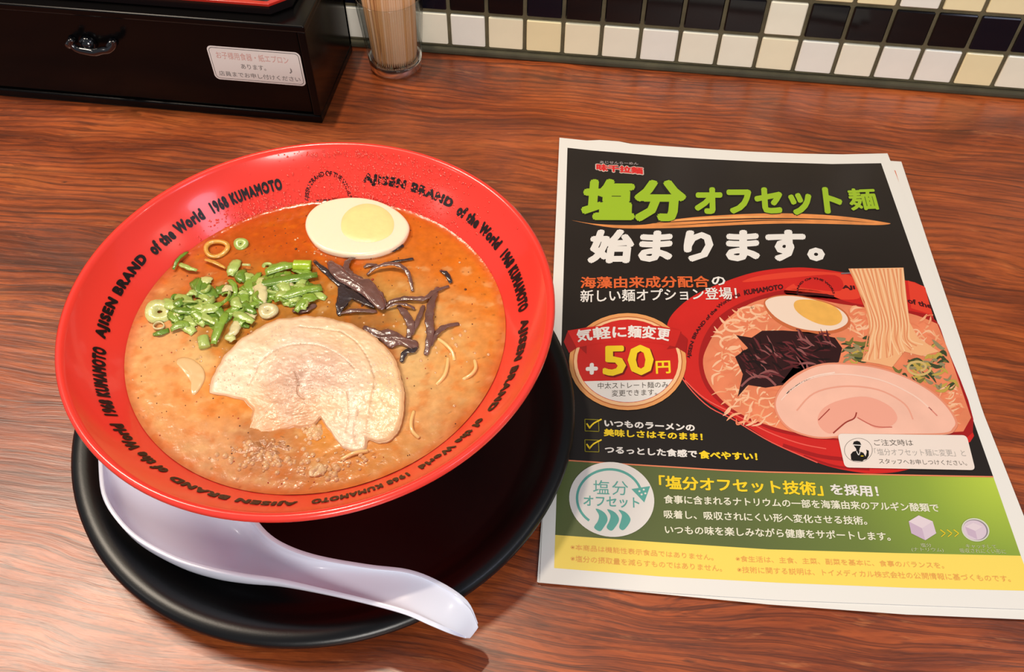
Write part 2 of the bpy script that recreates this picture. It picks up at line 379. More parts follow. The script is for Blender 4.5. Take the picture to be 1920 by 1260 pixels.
for i in range(n+1):
    for j in range(n+1):
        a = (i/n*2-1); b = (j/n*2-1)
        x = a*math.sqrt(1-b*b/2)*R; y = b*math.sqrt(1-a*a/2)*R
        X, Y = BC[0]+x, BC[1]+y
        rr = math.hypot(x, y)
        q = noise.fractal(Vector((X*.05, Y*.05, 1.3)), 1, 2, 4)
        z = SZ+0.16*q+0.12*noise.noise(Vector((X*.3, Y*.3, 5)))+(0.8*max(0, (rr-82)/3)**2 if rr > 82 else 0)
        v.append((X, Y, z))
        px, py = pix((X, Y, SZ))
        wx = 26*noise.fractal(Vector((X*.045, Y*.045, 9)), 1, 2, 4); wy = 20*noise.fractal(Vector((X*.045, Y*.045, 19)), 1, 2, 4)
        c = blend(px+wx, py+wy, SB)
        oil = noise.fractal(Vector((X*.16, Y*.16, 30)), 1, 2, 3)
        if oil > 0.18:
            t = min(.42, (oil-.18)*1.3); oc = (lin(226), lin(112), lin(20)); c = [c[k]*(1-t)+oc[k]*t for k in range(3)]
        elif oil < -0.3 and py > 500:
            t = min(.3, (-.3-oil)*1.0); oc = (lin(244), lin(196), lin(142)); c = [c[k]*(1-t)+oc[k]*t for k in range(3)]
        sp_ = noise.noise(Vector((X*1.5, Y*1.5, 3)))
        if sp_ > 0.62: c = [q_*0.62 for q_ in c]
        if rr > 80: t = (rr-80)/5*.5; c = [c[0]*(1-t)+lin(220)*t, c[1]*(1-t)+lin(60)*t, c[2]*(1-t)+lin(30)*t]  # reddened near the wall: the bowl's reflection mixed into the broth colour
        cols.append([c[0]*.90, c[1]*.96, c[2]*.84, 1])
for i in range(n):
    for j in range(n): f.append((i*(n+1)+j, (i+1)*(n+1)+j, (i+1)*(n+1)+j+1, i*(n+1)+j+1))
SOUPM = mat('pork_broth', (235, 170, 110), rough=0.16, spec=0.4, attr='tint', var=0.13, vscale=260, bump=0.00014, bscale=420)
soup = mk('soup', v, f, SOUPM)
ca = soup.data.color_attributes.new('tint', 'FLOAT_COLOR', 'POINT')
ca.data.foreach_set('color', [x for c in cols for x in c])
tag(soup, 'creamy orange pork broth with chilli oil filling the red bowl', 'soup')
# pepper and garlic specks, bubbles
sm = MB(); sk = mat('pepper_speck', (84, 40, 20), rough=0.5); sk2 = mat('chilli_speck', (180, 50, 20), rough=0.3)
for i in range(260):
    a = random.uniform(0, 2*PI); r = 82*math.sqrt(random.random()); P = (BC[0]+r*math.cos(a), BC[1]+r*math.sin(a), SZ+.12)
    s = random.uniform(.15, .38) if i > 8 else .7
    sm.add(dome(P, (0, 0, 1), s, s*.5, 5), sk if i % 3 else sk2)
tag(sm.build('spice_speck', None, soup), kind='stuff')
bb = MB(); bmt = mat('broth_bubble', (244, 190, 136), rough=0.04, coat=1.0, coatr=0.02, k=.85)
def bubbles(cx, cy, sx, sy, num, r0, r1):
    for i in range(num):
        P = at(random.gauss(cx, sx), random.gauss(cy, sy), SZ+.1); r = random.uniform(r0, r1)
        if math.hypot(P.x-BC[0], P.y-BC[1]) > 82: continue
        bb.add(dome(P, (0, 0, 1), r, r*.7, 8))
bubbles(480, 858, 38, 18, 60, .3, 1.5); bubbles(590, 812, 14, 9, 22, .4, 1.4); bubbles(600, 880, 28, 14, 34, .4, 1.5); bubbles(660, 862, 20, 12, 20, .3, 1.1)
bubbles(590, 470, 22, 14, 20, .2, .6); bubbles(840, 620, 60, 50, 26, .3, .9); bubbles(420, 620, 90, 40, 60, .25, .8); bubbles(700, 640, 60, 40, 50, .25, .7)
tag(bb.build('broth_bubbles', bmt, soup), kind='stuff')

# ================================================================== EGG
eo = [(572, 424), (576, 402), (592, 385), (618, 374), (652, 369), (688, 371), (720, 380), (748, 396), (765, 415), (767, 432), (755, 451), (733, 466), (704, 475), (670, 478), (634, 474), (602, 464), (582, 447)]
EZ = 57.8
E2 = [at(x, y, EZ) for x, y in catmull(eo, 5)]
ec = Vector((sum(p.x for p in E2)/len(E2), sum(p.y for p in E2)/len(E2), EZ))
v = []; f = []; K = len(E2)
lay = [(0.0, 0.05), (0.55, 0.05), (0.93, 0.0), (0.975, -0.15), (1.0, -1.0), (.985, -2.6), (0.95, -6.5), (0.85, -13.5), (0.6, -17.5), (0.3, -19.5)]
for s, dz in lay:
    for p in E2: q = ec+(p-ec)*s; v.append((q.x, q.y, EZ+dz))
for a in range(len(lay)-1):
    for i in range(K): j = (i+1) % K; f.append((a*K+i, a*K+j, (a+1)*K+j, (a+1)*K+i))
EW = mat('egg_white', (255, 238, 208), rough=0.22, sub=0.25, coat=0.2, k=0.95)
egg = mk('egg_half', v, f, EW, org=(ec.x, ec.y, EZ-19.5))
tag(egg, 'halved seasoned boiled egg with pale yolk at the far side of the bowl', 'egg')
yo = [(637, 428), (640, 406), (656, 389), (682, 380), (708, 383), (730, 396), (741, 415), (738, 436), (722, 449), (696, 456), (664, 453), (645, 443)]
Y2 = [at(x, y, EZ+.12) for x, y in catmull(yo, 5)]; yc = sum(Y2, Vector())/len(Y2)
v = []; f = []; K = len(Y2)
for s, dz in [(0, .75), (.35, .7), (.7, .5), (.92, .25), (1.0, -.3)]:
    for p in Y2: q = yc+(p-yc)*s; v.append((q.x, q.y, EZ+dz))
for a in range(4):
    for i in range(K): j = (i+1) % K; f.append((a*K+i, a*K+j, (a+1)*K+j, (a+1)*K+i))
mk('yolk', v, f, mat('yolk', (252, 228, 156), rough=0.32, sub=0.15, var=0.05, vscale=200, bump=.0001, bscale=500, k=.95), egg)

# ================================================================== PORK
po = [(393, 735), (396, 711), (406, 690), (415, 675), (441, 643), (475, 620), (517, 599), (553, 594), (593, 592), (632, 599), (677, 615), (708, 635), (737, 667), (750, 701), (757, 738), (755, 780), (746, 806),
      (731, 824), (711, 829), (690, 822), (683, 846), (672, 849), (645, 842), (632, 827), (619, 806), (601, 782), (580, 800), (552, 800), (528, 806), (500, 812), (478, 814), (462, 809), (470, 790), (474, 768), (458, 748), (430, 741)]
pc = (596, 712)
def angsort(q): return math.atan2(q[1]-pc[1], q[0]-pc[0])
seg = 280; ang = sorted([(angsort(q), math.hypot(q[0]-pc[0], q[1]-pc[1])) for q in po])
def prad(a):
    for k in range(len(ang)):
        a0, r0 = ang[k-1]; a1, r1 = ang[k]
        if k == 0: a0 -= 2*PI
        if a0 <= a <= a1: t = (a-a0)/max(1e-6, a1-a0); t = t*t*(3-2*t)*.5+t*.5; return r0+(r1-r0)*t
    a0, r0 = ang[-1]; a1, r1 = ang[0]; a1 += 2*PI; t = (a-a0)/(a1-a0); return r0+(r1-r0)*t
def ptop(px, py):       # the slice lies tilted: its near-left part dips into the broth
    return 53.9+4.4*max(0.0, min(1.0, (860-py)/190.0+(px-560)*0.0016))
seams = [[(478, 690), (500, 668), (530, 650), (565, 645), (600, 648), (640, 668), (664, 690)],                       # around the centre
         [(640, 622), (664, 638), (684, 662), (697, 690), (702, 716), (697, 745), (690, 790), (686, 820)],
         [(553, 697), (560, 715), (558, 735), (570, 748)], [(466, 722), (478, 700), (486, 680)],
         [(560, 612), (600, 616), (640, 622)], [(652, 735), (654, 770), (650, 810)], [(672, 770), (664, 800), (668, 830)]]
SEAM = [catmull(s, 10, False) for s in seams]
fatc = [[(480, 684), (510, 656), (560, 640), (610, 650), (650, 678)], [(575, 665), (582, 690), (570, 715), (575, 740)], [(655, 725), (662, 770), (655, 830)]]
FATC = [catmull(s, 8, False) for s in fatc]
def dmin(px, py, S): return min(math.hypot((px-x), (py-y)*1.2) for s in S for x, y in s)
PB = [(440, 690, 45, (246, 216, 184)), (500, 630, 45, (240, 208, 170)), (590, 610, 45, (240, 204, 164)), (680, 640, 45, (240, 204, 162)), (735, 700, 40, (240, 202, 154)), (725, 790, 45, (240, 200, 150)),
      (550, 695, 40, (214, 172, 148)), (612, 700, 40, (218, 178, 156)), (530, 745, 36, (206, 158, 124)), (560, 712, 14, (150, 104, 84)), (480, 760, 30, (238, 186, 138)), (500, 795, 30, (226, 160, 108)), (620, 760, 30, (240, 202, 160)),
      (660, 800, 40, (240, 208, 178)), (560, 640, 30, (238, 208, 184)), (670, 700, 30, (240, 208, 180)), (580, 770, 26, (216, 158, 112))]
v = []; f = []; cols = []; NR = 96
for i in range(seg):
    a = -PI+2*PI*i/seg; rm = prad(a)
    rm *= 1+0.010*noise.noise(Vector((math.cos(a)*9, math.sin(a)*9, 2)))+0.006*noise.noise(Vector((math.cos(a)*30, math.sin(a)*30, 7)))
    for k in range(NR+4):
        if k <= NR: s = k/NR; dz = 0
        else: s = 1.0+[.006, .006, -.01][k-NR-1]; dz = [-.7, -3.4, -5][k-NR-1]
        px = pc[0]+rm*s*math.cos(a); py = pc[1]+rm*s*math.sin(a)
        zt = ptop(px, py); P = at(px, py, zt)
        ds = dmin(px, py, SEAM); df = dmin(px, py, FATC)
        z = zt+dz+0.35*noise.fractal(Vector((P.x*.12, P.y*.12, 4)), 1, 2, 4)+0.10*noise.noise(Vector((P.x*.9, P.y*.9, 1)))
        if k <= NR: z -= 0.38*math.exp(-(ds/1.5)**2)
        if s > .95 and k <= NR: z -= 0.8*((s-.95)/.05)**2
        v.append((P.x, P.y, z))
        c = blend(px+6*noise.noise(Vector((P.x*.2, P.y*.2, 0))), py, PB)
        t = 0.8*math.exp(-(ds/1.5)**2)*(.6+.5*noise.noise(Vector((P.x*.3, P.y*.3, 8)))); c = [c[q]*(1-t)+lin((140, 92, 66)[q])*t for q in range(3)]
        t = 0.55*math.exp(-(df/5.0)**2); c = [c[q]*(1-t)+lin((252, 224, 204)[q])*t for q in range(3)]
        d = (1-s)*rm
        if d < 5: t = .5*(1-d/5); c = [c[q]*(1-t)+lin((206, 146, 92)[q])*t for q in range(3)]
        if k > NR: c = [lin(198), lin(134), lin(84)]
        st = noise.noise(Vector((P.x*.35, P.y*.35, 11)))
        c = [q*(1+.10*st) for q in c]
        cols.append([c[0]*.93, c[1]*.90, c[2]*.88, 1])
K = NR+4
for i in range(seg):
    j = (i+1) % seg
    for k in range(K-1): f.append((i*K+k, i*K+k+1, j*K+k+1, j*K+k))
PM = mat('braised_pork', (240, 210, 180), rough=0.42, attr='tint', var=0.09, vscale=300, bump=0.00013, bscale=620, coat=0.3, coatr=0.15, sub=0.08)
pork = mk('pork_slice', v, f, PM)
ca = pork.data.color_attributes.new('tint', 'FLOAT_COLOR', 'POINT'); ca.data.foreach_set('color', [x for c in cols for x in c])
tag(pork, 'large rolled slice of braised pork in the middle of the soup', 'meat')
fd = MB(); fm = mat('fat_droplet', (244, 214, 186), rough=0.05, coat=1.0, coatr=0.02, k=.9)
for i in range(420):
    cx_, cy_, sx_, sy_ = random.choice(((660, 705, 40, 26), (600, 720, 50, 22), (540, 720, 40, 30), (430, 700, 20, 26), (730, 690, 12, 40), (520, 630, 60, 14), (600, 690, 60, 40)))
    px, py = random.gauss(cx_, sx_), random.gauss(cy_, sy_); dd = math.hypot(px-pc[0], py-pc[1])
    if dd > prad(math.atan2(py-pc[1], px-pc[0]))*.97: continue
    P = at(px, py, ptop(px, py)); r = random.uniform(.12, .38)
    fd.add(dome((P.x, P.y, ptop(px, py)+.12+0.35*noise.fractal(Vector((P.x*.12, P.y*.12, 4)), 1, 2, 4)), (0, -.3, 1), r, r*.7, 5))
tag(fd.build('fat_droplets', fm, pork), kind='stuff')
# fat flap and submerged scraps
def blob(name, pts, ztop, thick, m, label, cat, dome_=0.6, rough_=.15, group=None):
    o2 = [at(x, y, ztop) for x, y in catmull(pts, 5)]; c = sum(o2, Vector())/len(o2); v = []; f = []; K = len(o2)
    LY = [(0, dome_), (.2, dome_*.97), (.4, dome_*.88), (.6, dome_*.7), (.8, dome_*.42), (.93, dome_*.18), (1.0, -.2), (1.0, -thick), (.5, -thick-.3)]
    for s, dz in LY:
        for p in o2:
            q = c+(p-c)*s; v.append((q.x, q.y, ztop+dz+rough_*noise.noise(Vector((q.x*.45, q.y*.45, 3)))))
    for a in range(8):
        for i in range(K): j = (i+1) % K; f.append((a*K+i, a*K+j, (a+1)*K+j, (a+1)*K+i))
    o = mk(name, v, f, m); tag(o, label, cat, group); return o
blob('pork_fat', [(330, 678), (342, 670), (362, 674), (380, 690), (384, 706), (378, 722), (366, 738), (358, 736), (358, 718), (346, 700)], 55.0, 2.5,
     mat('pork_fat', (242, 198, 142), rough=.2, coat=.4, k=.9), 'pale triangular scrap of pork fat floating left of the pork slice', 'meat', .25)
blob('pork_scrap', [(428, 838), (450, 824), (490, 812), (530, 812), (556, 826), (560, 850), (548, 868), (510, 880), (470, 880), (438, 866)], 53.8, 3,
     mat('braised_scrap', (200, 134, 84), rough=.3, coat=.8, var=.3, vscale=260, bump=.0012, bscale=330, k=.9), 'brown braised pork scrap half sunk in front of the pork slice', 'meat', 1.2, 1.3)
blob('garlic_clump', [(574, 808), (588, 798), (602, 802), (606, 814), (592, 822), (576, 820)], 54.5, 2,
     mat('minced_garlic', (236, 190, 136), rough=.25, coat=.8, bump=.001, bscale=500, k=.9), 'small clump of minced garlic floating inside the pork curl', 'garlic', 1.0, .9)
blob('garlic_clump', [(578, 884), (592, 870), (608, 870), (612, 882), (600, 892), (582, 894)], 54.9, 2, MATS['minced_garlic'], 'small clump of minced garlic floating nearest the near rim', 'garlic', .8, .9)

# ================================================================== NOODLES
NM = mat('noodle', (248, 206, 136), rough=0.2, coat=0.4, k=.95)
nood = [([(822, 636), (836, 646), (848, 660), (852, 676)], 'thin noodle arc surfacing just below the wood ear tips'),
        ([(840, 672), (838, 690), (832, 706), (818, 722)], 'pale noodle rising right of the pork slice, longest of its bunch'),
        ([(890, 676), (892, 690), (884, 702), (868, 712)], 'short curved noodle nearest the right wall of the soup'),
        ([(776, 772), (771, 790), (773, 808), (786, 822)], 'hooked noodle beside the lower right edge of the pork'),
        ([(640, 862), (664, 850), (690, 846)], 'thin noodle floating below the pork tail')]
for pts, lb in nood:
    p = catmull(pts, 6, False); L = len(p)
    path = [tuple(at(x, y, SZ-.35+1.15*math.sin(PI*(i+.5)/L))) for i, (x, y) in enumerate(p)]
    o = mk('noodle', *tube(path, .85, 8), NM); tag(o, lb, 'noodle', 'noodles surfacing in the soup')

# ================================================================== WOOD EAR
KM = mat('wood_ear_brown', (126, 88, 80), rough=0.22, coat=0.7, var=.22, vscale=200, bump=.0004, bscale=260, coatr=.08, k=.8)
KD = mat('wood_ear_dark', (66, 52, 54), rough=0.18, coat=0.8, var=.2, vscale=200, bump=.0004, bscale=260, coatr=.08, k=.8)
ears = [([(150, 150), (300, 285), (470, 430), (610, 510), (720, 575)], 38, KD, .2, 'long dark wood ear strip running down from the scallions'),
        ([(300, 160), (420, 270), (560, 350), (700, 430), (790, 520), (835, 600)], 76, KM, 1.3, 'broadest wood ear piece, a folded brown leaf pointing down right'),
        ([(580, 105), (490, 150), (468, 225), (520, 290), (620, 340), (740, 420)], 34, KM, 1.8, 'wood ear strip curling up towards the egg'),
        ([(670, 290), (760, 215), (890, 182), (1010, 205), (1085, 290), (1120, 450)], 26, KM, 2.4, 'arched wood ear strip making the tallest loop'),
        ([(850, 600), (940, 540), (1080, 520), (1240, 520), (1340, 450), (1480, 400)], 30, KM, 1.0, 'wood ear strip reaching across the middle to the right'),
        ([(1395, 245), (1460, 285), (1500, 370)], 26, KD, .8, 'small dark wood ear scrap at the far right of its heap'),
        ([(1370, 410), (1310, 560), (1285, 720), (1295, 880), (1250, 1080)], 44, KM, 1.2, 'wide wood ear strip hanging straight down on the right'),
        ([(1580, 770), (1440, 800), (1345, 880), (1300, 990)], 30, KM, .6, 'wood ear strip curving off to the lower right'),
        ([(850, 625), (960, 575), (1080, 590), (1145, 625)], 18, KM, 1.6, 'narrow wood ear strip lying across the middle of the heap'),
        ([(980, 590), (1060, 690), (1105, 800), (1075, 920)], 42, KM, .8, 'wood ear strip bending down towards the pork edge'),
        ([(1070, 950), (960, 930), (880, 880), (760, 865), (640, 800)], 52, KM, .4, 'thick wood ear strip lying along the pork edge'),
        ([(1150, 940), (1140, 1020), (1050, 1050), (1010, 1150)], 32, KD, .6, 'dark wood ear tip lowest of the heap beside the pork'),
        ([(430, 440), (400, 560), (400, 690)], 34, KD, .4, 'dark wood ear strip standing left of the folded leaf'),
        ([(400, 670), (560, 640), (770, 650)], 26, KM, .9, 'straight wood ear strip under the folded leaf tip'),
        ([(-60, 640), (60, 640), (170, 580)], 34, KM, .2, 'short wood ear scrap between scallions and pork top'),
        ([(880, 62), (960, 30), (1030, -5)], 30, KD, .2, 'dark scrap tucked under the right end of the egg'),
        ([(880, 170), (1000, 148), (1130, 130)], 14, KD, .3, 'thread of wood ear just below the egg'),
        ([(640, 215), (700, 190), (780, 200)], 24, KM, .4, 'short wood ear bit left inside the loop'),
        ([(1110, 880), (1180, 720), (1230, 590)], 28, KM, .5, 'slanting wood ear strip between the two hanging ones')]
for pts, w, m, h, lb in ears:
    pp = [(x/5.25+560, y/5.25+460) for x, y in pts]; p = catmull(pp, 7, False); L = len(p)
    path = [at(x, y, SZ+.3+1.1*h*math.sin(PI*(i+.3)/L)+.25) for i, (x, y) in enumerate(p)]
    rad = [max(.35, w/5.25/4.1*.5*2*.5*(math.sin(PI*(i+1.2)/(L+1.4))**.45)*(1+.12*math.sin(i*1.7))) for i in range(L)]
    rad = [min(3.2, r*2.0) for r in rad]
    o = mk('wood_ear_strip', *tube(path, rad, 10, flat=.20, tw=.18), m)
    tag(o, lb, 'mushroom', 'wood ear strips right of the scallions')

EQ = lambda *p: [(x/5.25+560, y/5.25+460) for x, y in p]
blob('wood_ear_strip', EQ((300, 150), (400, 195), (480, 270), (620, 325), (705, 335), (785, 430), (852, 590), (805, 628), (720, 570), (620, 480), (480, 395), (370, 330), (290, 230)), SZ+2.4, .5, KM, 'broad upper leaf of wood ear lying over the strips, largest of its heap', 'mushroom', .9, .5, 'wood ear strips right of the scallions')
blob('wood_ear_strip', EQ((640, 785), (760, 845), (880, 815), (990, 865), (1075, 915), (1175, 950), (1150, 1035), (1010, 975), (900, 1005), (810, 935), (700, 880)), SZ+1.2, .5, KM, 'crumpled wood ear leaf lying against the upper right pork edge', 'mushroom', .9, .8, 'wood ear strips right of the scallions')
blob('wood_ear_strip', EQ((390, 400), (480, 415), (620, 500), (745, 600), (690, 600), (560, 540), (450, 470), (440, 620), (395, 610)), SZ+1.4, .5, KD, 'dark wood ear fold beneath the broad upper leaf', 'mushroom', .5, .4, 'wood ear strips right of the scallions')

# ================================================================== SCALLIONS
def sc_mat(nm, c, s=.25): return mat(nm, c, rough=.25, coat=.4, sub=0, var=.15, vscale=300, k=.92, bump=.0002, bscale=500)
G = [sc_mat('scallion_green', (138, 172, 62)), sc_mat('scallion_light', (176, 198, 104)), sc_mat('scallion_deep', (110, 146, 48)), sc_mat('scallion_pale', (212, 216, 140)), sc_mat('scallion_white', (226, 214, 160)), sc_mat('scallion_tan', (226, 168, 74))]
def ring(cx, cy, ro, ri, h, z, tilt, az, m, arc=2*PI, n=22, wav=.06):
    P = at(cx, cy, z); full = arc > 6.2; v = []; f = []; N = n if full else n+1
    ax = Vector((math.cos(az), math.sin(az), 0)); Rm = Matrix.Rotation(tilt, 3, ax)
    for i in range(N):
        a = arc*i/n+az; w = 1+wav*math.sin(3*a+az)
        for r, q in ((ro, -h/2), (ro, h/2), ((ro+ri)/2, h/2+.15), (ri, h/2), (ri, -h/2)):
            u = Rm @ Vector((r*w*math.cos(a), r*w*.9*math.sin(a), q)); v.append(tuple(P+u))
    for i in range(n):
        j = (i+1) % N
        for k in range(5): l = (k+1) % 5; f.append((i*5+k, j*5+k, j*5+l, i*5+l))
    if not full: f += [(4, 3, 2, 1, 0), tuple((N-1)*5+k for k in range(5))]
    return v, f
def leaf(x0, y0, x1, y1, w, z, m, curl=.5, bend=0.0):
    A = at(x0, y0, z); B = at(x1, y1, z); d = (B-A); L = 10; s = Vector((-d.y, d.x, 0)).normalized(); v = []; f = []; nw = 6
    ph = random.uniform(0, 50)
    for i in range(L+1):
        t = i/L; P = A+d*t+Vector((0, 0, .7*math.sin(PI*t)-.15))+s*bend*math.sin(PI*t)
        ww = w*(.55+.45*math.sin(PI*min(1, .12+t*.9)))
        for k in range(nw):
            q = (k/(nw-1)-.5)*2; rag = 1+.28*noise.noise(Vector((i*.8, (q > 0)*7, ph)))
            v.append(tuple(P+s*ww*.5*q*rag+Vector((0, 0, curl*w*.16*(1-q*q)+.38*noise.noise(Vector((i*.55, k*.8, ph+9)))))))
    for i in range(L):
        for k in range(nw-1): a = i*nw+k; f.append((a, a+1, a+nw+1, a+nw))
    return v, f
Z = lambda x, y: (x/4.923+250, y/4.923+430)
GR = 'chopped scallion pieces piled left of the wood ear'
def sc(vf, m, lb, solid=None):
    o = mk('scallion_piece', *vf, m, solid=solid); tag(o, lb, 'scallion', GR)
big = [((768, 180), 6.4, 4.2, 1.3, .1, 0, 5, 'golden translucent scallion ring floating alone nearest the far rim'),
       ((245, 765), 6.8, 1.2, 1.8, .25, 1, 3, 'large pale scallion slice at the left end of the pile'),
       ((235, 890), 2.6, 2.0, 1.0, .1, 2, 4, 'tiny clear scallion ring under the large pale slice'),
       ((1400, 540), 4.2, .9, 2.0, .15, .5, 4, 'pale round scallion slice with a dark hole in the middle of the greens'),
       ((1245, 755), 4.6, .4, 1.6, .1, .3, 4, 'whitish oval scallion slice just above the pork'),
       ((1190, 640), 4.6, 2.6, 2.4, .5, 2, 0, 'round green scallion ring left of the slice with the hole'),
       ((690, 665), 3.8, 2.4, 2.0, .6, 4, 1, 'tilted scallion ring in the left middle of the pile')]
for (x, y), ro, ri, h, tl, az, gi, lb in big:
    sc(ring(*Z(x, y), ro, ri, h, SZ+.9, tl, az, G[gi]), G[gi], lb)
sc(ring(*Z(995, 138), 3.6, .5, 1.8, SZ+.6, .3, 0, G[1]), G[1], 'small pale green scallion slice right of the golden ring')
def chunk(x, y, L, r, z, az, m, m2, lb):
    P = at(*Z(x, y), z); d = Vector((math.cos(az), math.sin(az), 0)); s = Vector((-d.y, d.x, 0)); v = []; f = []; n = 14
    for e, rr in ((-.5, .1), (-.5, .95), (-.46, 1), (.46, 1), (.5, .95), (.5, .1)):
        for k in range(n): a = 2*PI*k/n; v.append(tuple(P+d*L*e+s*r*rr*math.cos(a)+Vector((0, 0, r*.62*rr*math.sin(a)))))
    for i in range(5):
        for k in range(n): q = (k+1) % n; f.append((i*n+k, i*n+q, (i+1)*n+q, (i+1)*n+k))
    f.append(tuple(range(n))); f.append(tuple(5*n+k for k in range(n)))
    sc((v, f), m, lb)
chunk(1560, 330, 8.4, 3.0, SZ+2.0, .1, sc_mat('scallion_bright', (168, 200, 48)), None, 'bright yellow-green scallion chunk beside the wood ear top end')
chunk(650, 1040, 6.2, 2.6, SZ+1.0, -1.1, G[1], None, 'light green scallion chunk at the lower edge of the pile')
leaves = [((860, 770), (740, 1060), 4.4, 0, 'bright green scallion leaf hanging down to the lower edge'), ((960, 850), (880, 1010), 4.6, 4, 'whitish scallion leaf beside the pork edge'),
          ((930, 770), (1110, 860), 4.2, 1, 'light folded scallion leaf pointing at the pork'), ((1100, 520), (1700, 420), 5.4, 2, 'long dark green leaf across the top of the pile'),
          ((1220, 400), (1500, 330), 5.6, 0, 'green leaf left of the bright scallion chunk'), ((1300, 650), (1740, 540), 5.2, 0, 'long green leaf reaching the wood ear'),
          ((500, 210), (370, 370), 1.8, 2, 'thin scallion shred standing against the left bowl wall'), ((430, 320), (590, 380), 2.4, 1, 'small scallion shred left of the main pile'),
          ((660, 280), (850, 360), 1.6, 5, 'tan translucent shred under the golden ring')]
for a, b, w, gi, lb in leaves:
    sc(leaf(*Z(*a), *Z(*b), w, SZ+1.3, G[gi], curl=.7, bend=random.uniform(-1, 1)), G[gi], lb, .35)
random.seed(13)
for (x0, y0), (x1, y1), w, gi in (((560, 470), (760, 640), 8, 2), ((1120, 470), (1330, 560), 8, 0), ((1450, 470), (1690, 580), 8, 2), ((1250, 390), (1480, 470), 9, 0), ((420, 700), (620, 860), 8, 1), ((900, 600), (1100, 760), 8, 0),
        ((620, 760), (840, 880), 8, 2), ((380, 840), (560, 960), 6, 1), ((1040, 640), (1240, 700), 7, 1), ((760, 560), (960, 540), 6, 2), ((1500, 560), (1780, 640), 5, 1), ((330, 930), (180, 970), 3, 2), ((1000, 470), (1120, 430), 5, 1), ((700, 440), (640, 540), 6, 3)):
    o = mk('scallion_piece', *leaf(*Z(x0, y0), *Z(x1, y1), w, SZ+.35, None, curl=.25, bend=random.uniform(-1, 1)), G[gi], solid=.2)
    tag(o, 'wide thin green scallion leaf lying flat at the base of the green pile', 'scallion', 'wide scallion leaves under the green pile')
random.seed(21)
spots = []
for i in range(120):
    t = random.random(); cx = 330+1350*t
    cy = 720-250*(t-.25)+random.gauss(0, 95)*(.8+.5*math.sin(PI*t)); 
    if cx > 1300 and cy > 700: cy -= 120
    z = SZ+random.uniform(.3, 1.9); a = random.uniform(0, PI); L = random.uniform(80, 210)
    gi = random.choices((0, 1, 2, 3, 4), (8, 7, 6, 2, 1))[0]
    lb = 'small chopped bit of green scallion scattered in the green pile'
    k = random.random()
    if k < .68:
        vf = leaf(*Z(cx-L/2*math.cos(a), cy-L/2*math.sin(a)), *Z(cx+L/2*math.cos(a), cy+L/2*math.sin(a)), random.uniform(2.6, 6.4), z-.25, None, curl=random.uniform(.1, .8), bend=random.uniform(-1.2, 1.2))
        o = mk('scallion_piece', *vf, G[gi], solid=.22)
    else:
        vf = ring(*Z(cx, cy), random.uniform(1.8, 3.6), random.uniform(.9, 2.0), random.uniform(.6, 1.5), z-.3, random.uniform(0, .9), a*2, None, arc=random.choice((2*PI, 3.6, 2.4)), n=14)
        o = mk('scallion_piece', *vf, G[gi])
    tag(o, lb, 'scallion', 'small scallion bits in the green pile')

# ================================================================== SPOON
SPM = mat('white_melamine', (234, 238, 255), rough=0.22, coat=0.3, k=0.97)
lo = [(184, 858), (190, 925), (215, 972), (258, 1014), (326, 1050), (392, 1070), (452, 1082), (520, 1092), (600, 1110), (690, 1132), (760, 1152), (806, 1172), (845, 1188), (872, 1196)]
hi = [(186, 850), (236, 848), (290, 862), (350, 885), (416, 916), (462, 950), (500, 996), (540, 1022), (600, 1042), (690, 1058), (768, 1068), (828, 1092), (876, 1126), (896, 1168)]
zz = [28, 28, 28, 28, 28, 28.2, 28.6, 29.3, 31, 33, 33.5, 31.5, 26.5, 19]
dep = [1.5, 10, 15, 17.5, 18.5, 18.3, 14, 9.5, 5.5, 3.4, 2.8, 2.6, 2.4, 1.6]
Ls = catmull(lo, 5, False); Hs = catmull(hi, 5, False); Zs = catmull([(q, 0) for q in zz], 5, False); Ds = catmull([(q, 0) for q in dep], 5, False)
v = []; f = []; nw = 18
for a, b, z, d in zip(Ls, Hs, Zs, Ds):
    A = at(*a, z[0]); B = at(*b, z[0])
    for k in range(nw+1):
        t = k/nw; u = 2*t-1; sag = (1-abs(u)**2.4)**.75 if abs(u) < 1 else 0
        P = A.lerp(B, .5+.5*math.sin(u*PI/2)*1.0); v.append((P.x, P.y, z[0]-d[0]*sag))
for i in range(len(Ls)-1):
    for k in range(nw): q = i*(nw+1)+k; f.append((q, q+nw+1, q+nw+2, q+1))
spoon = mk('soup_spoon', v, f, SPM, solid=-1.7)
spoon.modifiers['solid'].offset = -1
bv = spoon.modifiers.new('soft', 'BEVEL'); bv.width = .0005; bv.segments = 2; bv.limit_method = 'ANGLE'; bv.angle_limit = .8
tag(spoon, 'white melamine ramen spoon resting on the black tray under the bowl', 'spoon')

# ================================================================== CUTLERY BOX
BLK = mat('black_gloss_lacquer', (14, 12, 12), rough=0.2, spec=.2, var=.1, vscale=20, k=.8)
BX1, BX0, FY, BY, BZ = -183.2, -430.0, 457.4, 540.0, 71.5
b = MB(); T = 5.0
for q in ((BX0, FY, 0, BX1, BY, 6.0), (BX1-T, FY, 6, BX1, BY, BZ-4.5), (BX0, FY, 6, BX0+T, BY, BZ-4.5), (BX0, BY-T, 6, BX1, BY, BZ-4.5), (BX0-1, FY-1.2, BZ-4.5, BX1+.6, BY, BZ), (BX0+T, FY+30, 6, BX1-T, FY+32, BZ-4.5)):
    b.add(box(*q))
cab = b.build('cutlery_box', BLK, org=((BX0+BX1)/2, (FY+BY)/2, 0), smooth=False, bevel=.9)
tag(cab, 'black lacquered cutlery box with one front drawer at the back left of the counter', 'box')
dr = mk('drawer', *box(BX0+T+.7, FY+1.6, 6.8, BX1-T-.7, FY+29, BZ-5.3), BLK, cab, smooth=False, bevel=.8)
